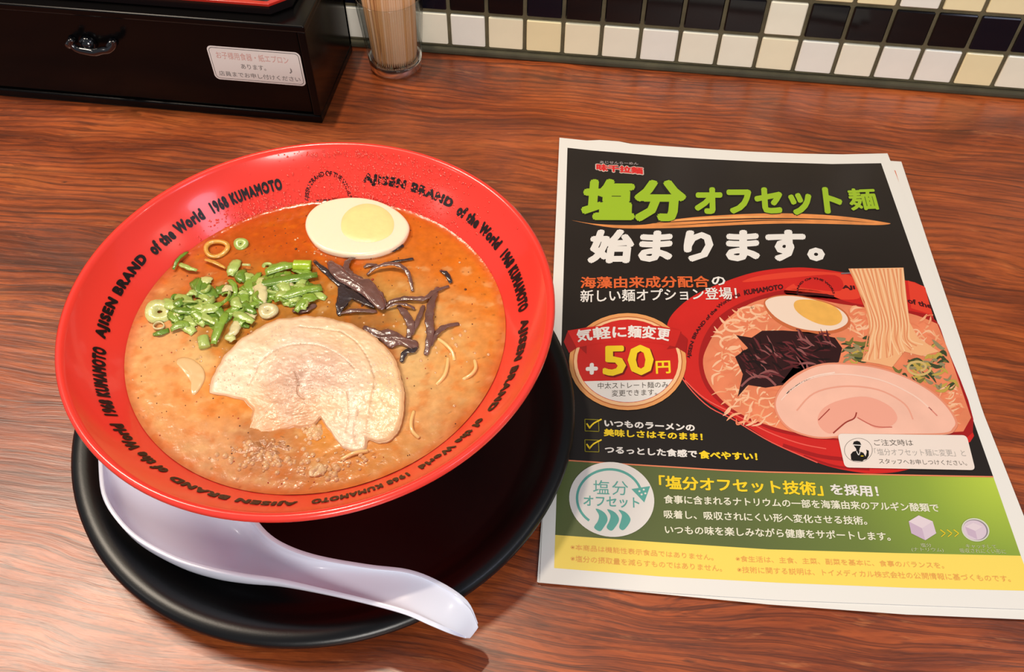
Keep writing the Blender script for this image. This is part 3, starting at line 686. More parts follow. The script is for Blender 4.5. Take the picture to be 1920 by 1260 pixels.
hb = MB(); hm = mat('black_metal', (16, 16, 20), rough=.14, metal=0.0, coat=1, k=.7)
fy = FY+1.6
for px, py in ((137, 74), (213, 77)):
    P = aty(px, py, fy); hb.add(tube([(P.x, fy+.5, P.z), (P.x, fy-2, P.z), (P.x, fy-7, P.z)], [3.4, 2.6, 2.0], 12), hm)
pts = [aty(x, y, fy-7) for x, y in ((136, 74), (134, 83), (145, 92), (162, 96), (178, 98), (192, 95), (206, 93), (214, 84), (213, 76))]
P2 = catmull([tuple(p) for p in pts], 5, False)
hb.add(tube(P2, [1.5+1.0*math.sin(PI*i/(len(P2)-1)) for i in range(len(P2))], 10, up=Vector((0, 1, 0))), hm)
P = aty(164, 84, fy-3); hb.add(tube([(P.x, fy+.5, P.z), (P.x, fy-4, P.z), (P.x, fy-6, P.z)], [5.5, 5, 2], 14), hm)
hb.build('handle', None, dr)
# sticker on the drawer
PAP = mat('white_label', (250, 243, 236), rough=.35, k=1.0); GRY = mat('grey_print', (150, 144, 140), rough=.5); PNK = mat('pale_pink_print', (240, 190, 180), rough=.5)
LGY = mat('label_border', (96, 90, 88), rough=.5)
st = MB(); sx0, sx1, sz0, sz1 = -248.8, -189.6, 27.2, 51.6
def rrect(x0, z0, x1, z1, r, y):
    o = []
    for cx, cz, a0 in ((x1-r, z1-r, 0), (x0+r, z1-r, PI/2), (x0+r, z0+r, PI), (x1-r, z0+r, 1.5*PI)):
        for k in range(7): a = a0+PI/2*k/6; o.append((cx+r*math.cos(a), y, cz+r*math.sin(a)))
    return o
def flat(st, o, m):
    t = [tuple(q) for q in tessellate_polygon([[Vector((p[0], p[2], 0)) for p in o]])]
    st.add((o, t), m)
flat(st, rrect(sx0, sz0, sx1, sz1, 3.2, fy-.15), PAP); flat(st, rrect(sx0+1, sz0+1, sx1-1, sz1-1, 2.6, fy-.20), LGY); flat(st, rrect(sx0+1.35, sz0+1.35, sx1-1.35, sz1-1.35, 2.3, fy-.25), PAP)
def sttext(body, x0, x1, z0, z1, m):
    v, f, a = text2d(body, bold=.01); st.add(([(x0+(x1-x0)*x, fy-.30-e, z0+(z1-z0)*y) for x, y, e in v], f), m)
sttext('お子様用食器・紙エプロン', sx0+5, sx1-8, 42.8, 48.0, PNK); sttext('あります。', -229.5, -213.5, 36.6, 40.2, GRY)
sttext('店員までお申し付けください', sx0+3.5, sx1-3, 30.2, 33.8, GRY); sttext('♪', sx1-9, sx1-7, 36, 40, GRY)
st.build('sticker', None, dr, smooth=False)
# red-rimmed lacquer tray on top of the box (front right corner cut off)
REDL = mat('red_lacquer', (206, 46, 34), rough=.2, coat=.5, k=.9)
def octo(ix, z):
    x1, y0, x0, y1, c = -194.5-ix, 464.5+ix, -420.0+ix, 536.0-ix, 10.5-ix*.4
    return [(x0+c, y0, z), (x1-c, y0, z), (x1, y0+c, z), (x1, y1-c, z), (x1-c, y1, z), (x0+c, y1, z), (x0, y1-c, z), (x0, y0+c, z)]
rings_ = [octo(1.5, BZ), octo(0, BZ+1.0), octo(0, BZ+7.2), octo(2.6, BZ+7.2), octo(2.8, BZ+3), ]
v = [p for r_ in rings_ for p in r_]; f = []
for a in range(4):
    for i in range(8): j = (i+1) % 8; f.append((a*8+i, a*8+j, (a+1)*8+j, (a+1)*8+i))
f.append(tuple(range(7, -1, -1))); f.append(tuple(32+i for i in range(8)))
v2 = [p for p in v]
lt = mk('lacquer_tray', v, f, mat('black_lacquer_side', (26, 18, 18), rough=.2, coat=.4, k=.8), smooth=False, bevel=.3)
tag(lt, 'black lacquer tray with red rim and cut corners on top of the cutlery box', 'tray')
rr_ = [octo(-.25, BZ+6.2), octo(-.25, BZ+7.9), octo(3.0, BZ+7.9), octo(3.0, BZ+6.2)]
v = [p for r_ in rr_ for p in r_]; f = []
for a in range(4):
    for i in range(8): j = (i+1) % 8; b_ = (a+1) % 4; f.append((a*8+i, a*8+j, b_*8+j, b_*8+i))
mk('rim', v, f, REDL, lt, smooth=False, bevel=.3)['label'] = 'bright red rim'

# ================================================================== GLASS OF TOOTHPICKS
def thin_glass():
    m = bpy.data.materials.new('clear_glass'); m.use_nodes = True; nt = m.node_tree; n = nt.nodes; L = nt.links
    n.remove(n['Principled BSDF']); out = [q for q in n if q.type == 'OUTPUT_MATERIAL'][0]
    tr = n.new('ShaderNodeBsdfTransparent'); tr.inputs[0].default_value = (.93, .95, .95, 1)
    gl = n.new('ShaderNodeBsdfGlossy'); gl.inputs['Roughness'].default_value = .03
    lw0 = n.new('ShaderNodeLayerWeight'); pw = n.new('ShaderNodeMath'); pw.operation = 'POWER'; pw.inputs[1].default_value = 3.5; L.new(lw0.outputs['Facing'], pw.inputs[0])
    lw = n.new('ShaderNodeMath'); lw.operation = 'MULTIPLY_ADD'; lw.inputs[1].default_value = .75; lw.inputs[2].default_value = .03; L.new(pw.outputs[0], lw.inputs[0])
    mx = n.new('ShaderNodeMixShader'); L.new(lw.outputs[0], mx.inputs[0]); L.new(tr.outputs[0], mx.inputs[1]); L.new(gl.outputs[0], mx.inputs[2]); L.new(mx.outputs[0], out.inputs['Surface'])
    return m
GC = (-149.0, 526.5)
TG = thin_glass()
ge = mk('glass_cup', *lathe([(16.6, 6.0), (17.8, 14), (19.2, 30), (21.0, 53.5), (21.35, 54.6), (22.0, 54.8), (22.5, 54.2), (20.6, 30), (18.9, 12), (18.3, 6.0)], *GC, n=48), TG, org=(GC[0], GC[1], 0))
tag(ge, 'small clear glass cup holding toothpicks against the tiled wall', 'glass')
mk('glass_base', *lathe([(0, .1), (15.5, .1), (17.2, .8), (18.2, 3), (18.3, 6.0), (18.5, 8.2), (16.6, 8.0), (12, 7.4), (0, 7.2)], *GC, n=48), mat('thick_glass', (225, 232, 232), rough=.04, trans=1.0, k=1), ge)['label'] = 'thick heavy base'
TPM = [mat('toothpick_wood', (228, 176, 130), rough=.6, k=.92), mat('toothpick_wood_pale', (236, 190, 150), rough=.6, k=.92), mat('toothpick_wood_tan', (218, 160, 104), rough=.6, k=.92)]
random.seed(5); picks = []
for i in range(64):
    a = random.uniform(0, 2*PI); r = 14.2*math.sqrt(random.random()) if i > 34 else 14.4
    if i <= 34: a = -PI*1.05+PI*1.1*i/34
    x, y = GC[0]+r*math.cos(a), GC[1]+r*math.sin(a)
    if i <= 34:
        k = i/34; lx = (-.0 if k > .5 else -1)*0; tx = x+(3.2*(k-.30) if k > .38 else -5.5*(.42-k)*2-1.0); ty = y+random.uniform(-.4, .9)+2
        if k < .40 and i % 2: tx += 4.5; ty += 3
    else: tx, ty = x+random.uniform(-2.5, 2.5), y+random.uniform(-2, 3)
    dx, dy = tx-GC[0], ty-GC[1]; d = math.hypot(dx, dy)
    if d > 18.6: tx, ty = GC[0]+dx*18.6/d, GC[1]+dy*18.6/d
    A = Vector((x, y, 8.4)); B = Vector((tx, ty, 8.4)); B = A+(B-A)+Vector((0, 0, 62+random.uniform(-.8, .8)))
    o = mk('toothpick', *tube([A, A.lerp(B, .07), A.lerp(B, .5), A.lerp(B, .93), B], [.25, 1.02, 1.08, 1.02, .25], 8, up=Vector((0, 1, 0))), random.choice(TPM), org=tuple(A))
    tag(o, 'plain wooden toothpick standing in the clear glass cup', 'toothpick', 'toothpicks in the glass cup')

# ================================================================== FLYERS
PAPER = mat('flyer_paper', (242, 240, 236), rough=.42, k=.88)
def sheet(px, z, name='flyer', th=.22, wob=None):
    o = [at(x, y, z) for x, y in px]; o = [Vector((p.x, p.y, z)) for p in o]; k = len(o)
    v = [tuple(p) for p in o]+[(p.x, p.y, z-th) for p in o]; t = [tuple(q) for q in tessellate_polygon([o])]
    f = t+[tuple(reversed([i+k for i in q])) for q in t]+[(i, (i+1) % k, k+(i+1) % k, k+i) for i in range(k)]
    return v, f
under = [([(1068, 262), (1690, 303), (1741, 458), (1800, 634), (1964, 1163), (1700, 1152), (1440, 1133), (1007, 1091)], 1.55, 'flyer second from the top, its right margin showing past the top flyer'),
         ([(1070, 266), (1684, 306), (1790, 634), (1960, 1157), (1700, 1148), (1440, 1131), (1009, 1092)], 1.2, 'flyer third from the top of the stack, only a sliver of margin showing'),
         ([(1072, 268), (1680, 309), (1780, 634), (1956, 1160), (1440, 1128), (1008, 1088)], .85, 'flyer fourth from the top of the stack, almost hidden'),
         ([(1074, 270), (1676, 312), (1776, 634), (1958, 1152), (1440, 1124), (1010, 1088)], .5, 'bottom flyer of the stack lying on the counter')]
SHX = []
for px, z, lb in under:
    o = mk('flyer', *sheet(px, z), PAPER, smooth=False); tag(o, lb, 'flyer', 'flyers stacked under the ramen flyer')
    SHX.append(o)
mk('printed_edge', *sheet([(1674, 318), (1679, 320), (1692, 362), (1700, 392), (1696, 392), (1684, 352)], 1.62, th=.03), mat('coral_print', (226, 120, 86), rough=.5), SHX[0], smooth=False)
ZT = 2.0
top = mk('flyer', *sheet([(1049, 258), (1100, 263.5), (1125, 262.5), (1160, 265), (1190, 271), (1290, 277), (1400, 284), (1500, 288), (1580, 289.5), (1664, 287.5), (1725, 440), (1803, 656), (1846, 780), (1920, 968), (1978, 1144), (1700, 1134), (1460, 1125), (1230, 1110), (1012, 1092)], ZT), PAPER, smooth=False)
tag(top, 'topmost flyer advertising ramen noodles, black green and yellow print', 'flyer')
PR = {}
def P_(part): 
    if part not in PR: PR[part] = MB()
    return PR[part]
def pm(nm, c, rough=.36, **k): return mat('print_'+nm, c, rough=rough, k=k.pop('k', .88), **k)
def pl(part, px, m, lay, smooth=False, n=5):
    z = ZT+.04+.035*lay; q = catmull(px, n) if smooth else px
    o = [at(x, y, z) for x, y in q]; t = [tuple(w) for w in tessellate_polygon([[Vector((p.x, p.y, 0)) for p in o]])]
    P_(part).add((o, t), m)
def el(part, cx, cy, rx, ry, m, lay, rot=0.0, n=40, a0=0, a1=2*PI):
    c, s = math.cos(rot), math.sin(rot)
    pl(part, [(cx+rx*math.cos(a)*c-ry*math.sin(a)*s, cy+rx*math.cos(a)*s+ry*math.sin(a)*c) for a in [a0+(a1-a0)*k/n for k in range(n)]], m, lay)
def inprint(x, y): return x < 1724+(y-520)*.3605 and x > 1046
def sk_(part, pts, w, m, lay, taper=False, n=5):
    z = ZT+.04+.035*lay; p = catmull(pts, n, False) if len(pts) > 2 else pts; v = []
    if part == 'bowl_picture':
        p = [q for q in p if inprint(*q)]
        if len(p) < 2: return
    for i in range(len(p)):
        a = p[max(0, i-1)]; b = p[min(len(p)-1, i+1)]; dx, dy = b[0]-a[0], b[1]-a[1]; d = math.hypot(dx, dy) or 1
        ww = w*(math.sin(PI*(i+.4)/(len(p)-.2)) if taper else 1)*.5
        v.append(at(p[i][0]-dy/d*ww, p[i][1]+dx/d*ww, z)); v.append(at(p[i][0]+dy/d*ww, p[i][1]-dx/d*ww, z))
    P_(part).add((v, [(2*i, 2*i+1, 2*i+3, 2*i+2) for i in range(len(p)-1)]), m)
UW = Vector((-28.6+8.2, 461.1-161.9, 0)).normalized()
def tx(part, body, p0, p1, h, m, lay, bold=.0, res=2, shear=0.0, sp_=1.0, arc=0.0, dx=0, dy=0):
    z = ZT+.04+.035*lay; v, f, a = text2d(body, bold=bold, res=res, spacing=sp_)
    A = at(p0[0]+dx, p0[1]+dy, z); B = at(p1[0]+dx, p1[1]+dy, z); D = B-A
    H = (at(p0[0], p0[1]-h, z)-A).length*.5+(at(p1[0], p1[1]-h, z)-B).length*.5
    o = [A+D*(x+shear*y)+UW*(H*y)+UW*(arc*4*x*(1-x)) for x, y, e in v]
    o = [(q.x, q.y, z+w_[2]) for q, w_ in zip(o, v)]
    P_(part).add((o, f), m)
KB = pm('black', (38, 32, 30), rough=.3, var=.1, vscale=12); GN = pm('green_band', (96, 112, 58))
gc_ = (at(1875, 890, ZT)-ORG[top.name])*.001      # printed gradient: lighter green towards the upper right corner of the band
_n = GN.node_tree.nodes; _l = GN.node_tree.links; _t = [q for q in _n if q.type == 'TEX_COORD'][0]
_d = _n.new('ShaderNodeVectorMath'); _d.operation = 'DISTANCE'; _d.inputs[1].default_value = gc_; _l.new(_t.outputs['Object'], _d.inputs[0])
_m = _n.new('ShaderNodeMapRange'); _m.inputs['From Max'].default_value = .13; _l.new(_d.outputs['Value'], _m.inputs['Value'])
_r = _n.new('ShaderNodeValToRGB'); _l.new(_m.outputs[0], _r.inputs['Fac']); _e = _r.color_ramp.elements; _e.new(.3); _e.new(.62)
for _k, (_p, _c) in enumerate(((0, (196, 220, 76)), (.3, (146, 172, 66)), (.62, (112, 130, 62)), (1, (96, 108, 62)))): _e[_k].position = _p; _e[_k].color = C3(*_c, .88)
_l.new(_r.outputs['Color'], _n['Principled BSDF'].inputs['Base Color']); YL = pm('yellow', (254, 226, 104)); LIME = pm('lime', (160, 196, 42))
WH = pm('white', (240, 236, 232)); OR = pm('orange', (228, 104, 52)); YT = pm('yellow_text', (250, 216, 40)); TEAL = pm('teal', (98, 178, 168)); RD = pm('red', (214, 38, 34), var=.12, vscale=30)
GD = pm('gold', (236, 164, 100)); PK = pm('coral_line', (240, 140, 100)); DK = pm('dark_text', (90, 84, 78)); LG = pm('light_grey_text', (176, 170, 166)); SAL = pm('salmon_text', (246, 172, 92))
GN2 = pm('green_light', (150, 178, 70)); GNM = pm('green_mid', (122, 144, 66))
TE = [(1064, 277), (1110, 282), (1160, 286), (1240, 293), (1340, 299), (1430, 303.5), (1560, 307.5), (1652, 306)]
pl('print_background', TE+[(1727, 520), (1822, 780), (1862.5, 894), (1440, 885), (1250, 875), (1046, 862)], KB, 0)
pl('print_background', [(1046, 862), (1250, 875), (1440, 885), (1862.5, 894), (1914, 1042), (1680, 1037), (1440, 1030), (1240, 1017), (1041, 1003)], GN, 0)
pl('print_background', [(1041, 1003), (1240, 1017), (1440, 1030), (1680, 1037), (1914, 1042), (1938, 1108), (1700, 1102), (1460, 1092.6), (1240, 1081), (1039, 1065)], YL, 0)
sk_('print_background', [(1046, 862), (1250, 875), (1440, 885), (1862.5, 894)], 2.4, PK, 3)
T = 'headline_lettering'
swo = 'headline_swoosh'
pl(swo, [(1072, 413), (1110, 419), (1160, 422), (1210, 421), (1260, 412), (1330, 405), (1440, 400), (1530, 402), (1600, 408), (1660, 417), (1668, 420), (1640, 422), (1560, 420), (1480, 419), (1400, 421), (1320, 425), (1240, 428), (1150, 427)], pm('swoosh', (236, 150, 84), var=.2, vscale=80), 1, True)
sk_(swo, [(1200, 420), (1300, 414), (1420, 410), (1540, 411), (1640, 418)], 2.2, KB, 2, True); sk_(swo, [(1240, 424), (1340, 418), (1440, 413), (1520, 414)], 1.6, KB, 2, True); sk_(swo, [(1250, 414), (1350, 408), (1470, 405)], 1.4, pm('swoosh_light', (250, 206, 130)), 2, True)
def outlined(part, body, p0, p1, h, m, lay, bold, ob, om, **k):
    tx(part, body, (p0[0]-1.5, p0[1]+1.5), (p1[0]+1.5, p1[1]+1.5), h+3, om, lay, bold=bold+ob, **k); tx(part, body, p0, p1, h, m, lay+1, bold=bold, **k)
KO = pm('outline_black', (24, 20, 18))
outlined(T, '塩分', (1087, 415), (1288, 416), 80, LIME, 5, .052, .04, KO, shear=.03)
outlined(T, 'オフセット', (1302, 404), (1583, 403), 52, LIME, 5, .055, .04, KO, shear=.02)
outlined(T, '麺', (1596, 395), (1650, 393), 40, LIME, 5, .028, .03, KO)
tx(T, '始まります。', (1100, 494), (1548, 491), 63, WH, 6, bold=.052, shear=.02)
T = 'subheading_lettering'
tx(T, '海藻由来成分配合', (1088, 541), (1331, 539), 22, OR, 9, bold=.026); tx(T, 'の', (1335, 535), (1361, 535), 16.5, WH, 9, bold=.03)
tx(T, '新しい麺オプション登場！', (1088, 567), (1383, 561), 23, WH, 9, bold=.018)
T = 'logo_lettering'
LR = pm('logo_red', (222, 44, 44)); LW = pm('logo_white', (214, 190, 180))
tx(T, '味千拉麺', (1116, 321), (1208, 329), 16, LW, 5, bold=.11); tx(T, '味千拉麺', (1118, 319.5), (1206, 327), 13, LR, 6, bold=.055)
tx(T, 'あじせんらーめん', (1124.5, 306.5), (1197, 309.5), 5.2, pm('logo_grey', (150, 140, 140)), 6, bold=.04)
# ---- printed picture of the ramen bowl
Q = lambda *p: [(x/3.073+1240, y/3.073+490) for x, y in p]
B_ = 'bowl_picture'
pl(B_, catmull(Q((1035, 62), (900, 42), (760, 36), (560, 58), (380, 112), (200, 190), (90, 275), (38, 350), (36, 430), (80, 530), (135, 680), (250, 800), (420, 905), (620, 1030), (780, 1110), (960, 1180), (1130, 1215), (1240, 1222), (1400, 1205), (1600, 1130), (1780, 1040)), 5, False)+Q((1802, 1006), (1700, 700), (1610, 450), (1560, 300), (1520, 150), (1460, 120), (1300, 90)), RD, 2, False)
RD2 = pm('red_dark', (168, 24, 26)); RD3 = pm('red_light', (240, 96, 84)); RD4 = pm('red_lit', (232, 66, 46))
pl(B_, Q((700, 165), (480, 230), (330, 320), (240, 450), (215, 590), (260, 730), (380, 850), (540, 930), (700, 990), (1000, 1030), (1400, 1020), (1795, 985), (1640, 480), (1570, 330), (1430, 285), (1100, 240), (900, 170)), RD2, 3, True)
pl(B_, Q((760, 60), (560, 85), (470, 120), (700, 100), (1000, 80), (1030, 170), (800, 150), (760, 130), (720, 190), (1040, 220), (1150, 200), (1100, 90), (960, 62)), RD4, 3, True)
pl(B_, Q((1420, 110), (1515, 145), (1565, 310), (1440, 270)), RD4, 3)
pl(B_, catmull(Q((1740, 980), (1300, 1010), (1000, 1020), (700, 970), (440, 870), (290, 730), (240, 590), (270, 480), (350, 360), (480, 260), (620, 210), (800, 200), (1000, 240), (1150, 262), (1430, 300), (1590, 360)), 5, False)+Q((1640, 480), (1700, 650), (1785, 900)), pm('broth', (240, 140, 100), var=.14, vscale=60), 4, False)
sk_(B_, Q((135, 685), (250, 790), (420, 880), (620, 985), (800, 1050), (950, 1080)), 2.2, RD3, 4); sk_(B_, Q((40, 430), (100, 640), (250, 820), (420, 915), (640, 1045), (900, 1160)), 2.0, RD3, 4)
sk_(B_, Q((700, 1060), (900, 1120), (1050, 1140)), 7, RD2, 3); sk_(B_, Q((820, 1120), (1000, 1180), (1200, 1200)), 4, RD2, 3)
random.seed(3); NP = [pm('noodle_a', (246, 176, 132)), pm('noodle_b', (234, 132, 94)), pm('noodle_c', (250, 196, 158))]
for i in range(230):
    reg = random.choice(((300, 330, 520, 640), (420, 250, 720, 420), (280, 560, 480, 860), (420, 740, 700, 940), (1080, 270, 1250, 420), (1430, 320, 1620, 520), (1600, 740, 1760, 940)))
    x = random.uniform(reg[0], reg[2]); y = random.uniform(reg[1], reg[3]); a = random.uniform(-1.2, .8); L = random.uniform(40, 110); c = random.uniform(-30, 30)
    if x < 250+.35*abs(y-560): continue
    sk_(B_, Q((x-L/2*math.cos(a), y-L/2*math.sin(a)), (x-c*math.sin(a), y+c*math.cos(a)), (x+L/2*math.cos(a), y+L/2*math.sin(a))), random.uniform(2.6, 5), random.choice(NP), 5+i*.006, True, 4)
for cx, cy, r in ((500, 300, 60), (560, 280, 45), (420, 370, 55), (400, 470, 60)):
    sk_(B_, Q(*[(cx+r*math.cos(a), cy+r*.6*math.sin(a)) for a in [k*.5+.4 for k in range(11)]]), 4.2, NP[2], 6)
EWp = pm('egg_white', (246, 222, 204)); pl(B_, Q((590, 240), (645, 200), (760, 194), (905, 220), (1030, 268), (1085, 325), (1078, 378), (1000, 412), (880, 418), (750, 392), (640, 328)), pm('egg_rim', (206, 110, 66)), 7, True)
pl(B_, Q((598, 240), (650, 206), (760, 200), (900, 226), (1020, 272), (1072, 322), (1062, 364), (990, 396), (880, 400), (760, 375), (655, 318)), EWp, 8, True)
pl(B_, Q((765, 240), (800, 221), (900, 226), (1000, 262), (1040, 310), (1032, 350), (980, 370), (900, 358), (820, 320), (772, 278)), pm('egg_yolk', (246, 186, 92), var=.1, vscale=120), 9, True)
WE = pm('wood_ear', (48, 18, 22)); pl(B_, Q((430, 425), (520, 440), (580, 400), (700, 398), (850, 408), (1000, 440), (1042, 500), (1022, 580), (900, 612), (780, 642), (700, 712), (600, 728), (500, 712), (440, 780), (470, 650), (425, 550), (500, 500)), WE, 7, False)
for i in range(90):
    x = random.uniform(470, 1000); y = random.uniform(420, 620)+(40 if x < 700 else 0); a = random.uniform(-.3, 1.3); L = random.uniform(50, 130)
    sk_(B_, Q((x-L/2*math.cos(a), y-L/2*math.sin(a)), (x, y+random.uniform(-20, 20)), (x+L/2*math.cos(a), y+L/2*math.sin(a))), random.uniform(2, 5), random.choice((pm('ear_plum', (108, 44, 50)), pm('ear_mauve', (146, 86, 86)), pm('ear_wine', (86, 30, 36)), pm('ear_dark', (28, 12, 16)))), 8+i*.006, True, 4)
sk_(B_, Q((460, 720), (520, 670), (600, 665), (660, 715)), 4, pm('ear_mauve', (122, 66, 66)), 8.5)
pl(B_, Q((690, 700), (800, 560), (850, 600), (740, 700)), WE, 7)
for (x0, y0, x1, y1, num) in ((1040, 440, 1200, 590, 26), (1350, 580, 1700, 730, 60), (1500, 480, 1640, 600, 16)):
    for i in range(num):
        x = random.uniform(x0, x1); y = random.uniform(y0, y1); a = random.uniform(-.6, .9); L = random.uniform(40, 120)
        if x > 1560+.33*(y-300): continue
        sk_(B_, Q((x-L/2*math.cos(a), y-L/2*math.sin(a)), (x, y+random.uniform(-25, 25)), (x+L/3*math.cos(a), y+L/3*math.sin(a))), random.uniform(3, 8), random.choice((pm('leaf_olive', (120, 116, 58)), pm('leaf_dark', (62, 74, 46)), pm('leaf_yellow', (196, 168, 78)), pm('leaf_grey', (150, 140, 104)))), 7+i*.008, True, 4)
sk_(B_, Q(*[(1480+ (75-k*2.5)*math.cos(k*.5), 610+(50-k*2.0)*math.sin(k*.5)) for k in range(16)]), 4.5, pm('leaf_pale', (214, 184, 116)), 8)
HN = pm('lifted_noodle', (246, 184, 134)); pl(B_, Q((1078, 42), (1395, 36), (1412, 200), (1430, 350), (1480, 440), (1600, 520), (1500, 545), (1400, 520), (1330, 610), (1250, 590), (1150, 575), (1205, 500), (1192, 350), (1170, 230), (1120, 130)), HN, 9, False)
HL = [pm('lifted_dark', (232, 150, 104)), pm('lifted_light', (252, 206, 160))]
for k in range(26):
    t = k/25; sx = 1085+305*t
    sk_(B_, Q((sx, 42), (1150+255*t+10*math.sin(k), 200), (1200+225*t, 350), (1185+250*t+8*math.sin(k*2), 450), (1160+330*t+20*math.sin(k*1.3), 570-90*t*t)), 2.4, HL[k % 2], 10+k*.01, False, 5)
sk_(B_, Q((1032, 52), (1480, 18)), 5, pm('chopstick', (40, 30, 34)), 8.8); sk_(B_, Q((1036, 70), (1200, 60)), 2.6, pm('chopstick_edge', (120, 110, 116)), 8.9)
sk_(B_, Q((1395, 62), (1500, 52)), 4, pm('chopstick', (40, 30, 34)), 8.8)
PKM = pm('pork', (250, 196, 176), var=.06, vscale=60)
pl(B_, Q((650, 815), (690, 725), (790, 640), (930, 588), (1100, 588), (1250, 608), (1400, 658), (1550, 740), (1650, 830), (1705, 920), (1695, 968), (1640, 998), (1400, 1004), (1100, 1008), (950, 1022), (850, 1012), (740, 972), (672, 900)), pm('pork_edge', (236, 150, 120)), 11, True)
pl(B_, Q((660, 815), (700, 732), (800, 650), (930, 598), (1100, 598), (1250, 618), (1400, 668), (1545, 748), (1640, 835), (1692, 920), (1680, 960), (1630, 988), (1400, 994), (1100, 998), (950, 1012), (850, 1002), (745, 962), (682, 895)), PKM, 12, True)
pl(B_, Q((900, 920), (930, 850), (1030, 800), (1180, 780), (1310, 830), (1360, 900), (1320, 950), (1230, 960), (1120, 900), (1000, 985), (940, 980)), pm('pork_core', (244, 172, 152)), 13, True)
for pts, w, c in (([(690, 800), (800, 700), (1000, 650), (1250, 680), (1450, 770), (1560, 860)], 2.5, (252, 214, 198)), ([(780, 860), (880, 760), (1050, 720), (1250, 740), (1400, 820), (1450, 910)], 2.5, (240, 168, 146)), ([(905, 915), (970, 850)], 2, (170, 70, 60)), ([(990, 990), (1060, 930), (1110, 905), (1125, 870)], 2.6, (160, 60, 50)), ([(1130, 900), (1230, 950), (1330, 955)], 2, (206, 110, 96)), ([(1540, 840), (1590, 890)], 2.2, (226, 140, 126)), ([(720, 760), (860, 670), (1000, 640)], 3, (254, 222, 208))):
    sk_(B_, Q(*pts), w, pm('pork_line_%d' % (c[0]*7+c[1]+c[2]), c), 14)
PI_ = pm('rim_ink', (70, 14, 22))
tx(B_, 'KUMAMOTO', *Q((478, 196), (705, 160)), 10, PI_, 5, bold=.05); tx(B_, 'AJI', *Q((1045, 164), (1120, 168)), 9, PI_, 5, bold=.05); tx(B_, 'of the', *Q((1422, 240), (1562, 275)), 10, PI_, 5, bold=.04)
def curvetext(part, body, pts, h, m, lay, bold=.04):
    v, f, a = text2d(body, bold=bold); p = catmull(pts, 12, False); z = ZT+.04+.035*lay; o = []
    for x, y, e in v:
        t = x*(len(p)-1.001); i = int(t); u = t-i; a_, b_ = p[i], p[i+1]; qx = a_[0]+(b_[0]-a_[0])*u; qy = a_[1]+(b_[1]-a_[1])*u
        dx, dy = b_[0]-a_[0], b_[1]-a_[1]; d = math.hypot(dx, dy); o.append(at(qx+dy/d*h*y, qy-dx/d*h*y, z+e))
    P_(part).add((o, f), m)
curvetext(B_, 'AJISEN BRAND of the World 1968', Q((172, 560), (205, 440), (280, 335), (370, 250), (460, 205)), 9, PI_, 5)
curvetext(B_, 'BRAND OF THE WORLD', Q((788, 190), (800, 140), (850, 108), (920, 112), (970, 150), (990, 190)), 4, PI_, 5, .05)
sk_(B_, Q((785, 192), (885, 190), (995, 202)), 4, PI_, 5)
# ---- price badge
G_ = 'price_badge'
el(G_, 1177, 678, 110, 91, GD, 13); el(G_, 1177, 678, 103, 85, pm('gold_dark', (196, 112, 62)), 14); el(G_, 1177, 678, 101, 83, pm('gold_light', (250, 200, 150)), 15); el(G_, 1177, 677, 95, 78, RD, 16)
el(G_, 1177, 677, 94, 77, WH, 17, a0=math.asin(34/77.), a1=PI-math.asin(34/77.))
pl(G_, [(1064, 622), (1057, 641), (1067, 662), (1085, 650), (1100, 664), (1100, 640)], RD2, 17); pl(G_, [(1289, 635), (1274, 622), (1262, 640), (1250, 655), (1270, 652), (1286, 662)], RD2, 17)
pl(G_, [(1064, 620), (1105, 613), (1177, 606), (1240, 612), (1277, 620), (1266, 650), (1230, 643), (1177, 639), (1120, 644), (1081, 652)], RD, 18)
curvetext(G_, '気軽に麺変更', [(1083, 642), (1130, 636), (1177, 633.5), (1215, 635), (1254, 640)], 24, WH, 19, .03)
tx(G_, '+', (1098, 703), (1121, 702), 22, WH, 19, bold=.06); tx(G_, '50', (1130, 706), (1227, 704), 57, pm('badge_shadow', (120, 16, 18)), 19, bold=.03, dx=3, dy=2); tx(G_, '50', (1130, 705), (1227, 703), 57, YT, 20, bold=.03); tx(G_, '円', (1230, 701), (1258, 700), 24, YT, 19, bold=.025)
tx(G_, '中太ストレート麺のみ', (1121, 729), (1253, 727), 11.5, DK, 19); tx(G_, '変更できます。', (1147, 743.5), (1232, 741), 12, DK, 19)
# ---- check list
K_ = 'check_list'
for dy in (0, 38.4):
    q = [(1096.6, 786+dy), (1122, 787+dy), (1123, 809+dy), (1097, 808+dy), (1096.6, 786+dy)]
    for a, b in zip(q, q[1:]): sk_(K_, [a, b], 1.4, pm('check_box', (150, 140, 30)), 5)
    sk_(K_, [(1100, 794+dy), (1106, 803+dy)], 3, YT, 6); sk_(K_, [(1105, 803+dy), (1113, 794+dy), (1128, 786+dy)], 2.8, YT, 6)
tx(K_, 'いつものラーメンの', (1133, 800), (1303.5, 809), 13.5, WH, 6, bold=.045); tx(K_, '美味しさはそのまま！', (1132, 818), (1318, 826.5), 14.5, YT, 6, bold=.04)
tx(K_, 'つるっとした食感で', (1134, 850), (1308, 858.5), 14.5, WH, 6, bold=.04); tx(K_, '食べやすい！', (1311, 860), (1421, 864), 15.5, YT, 6, bold=.045)
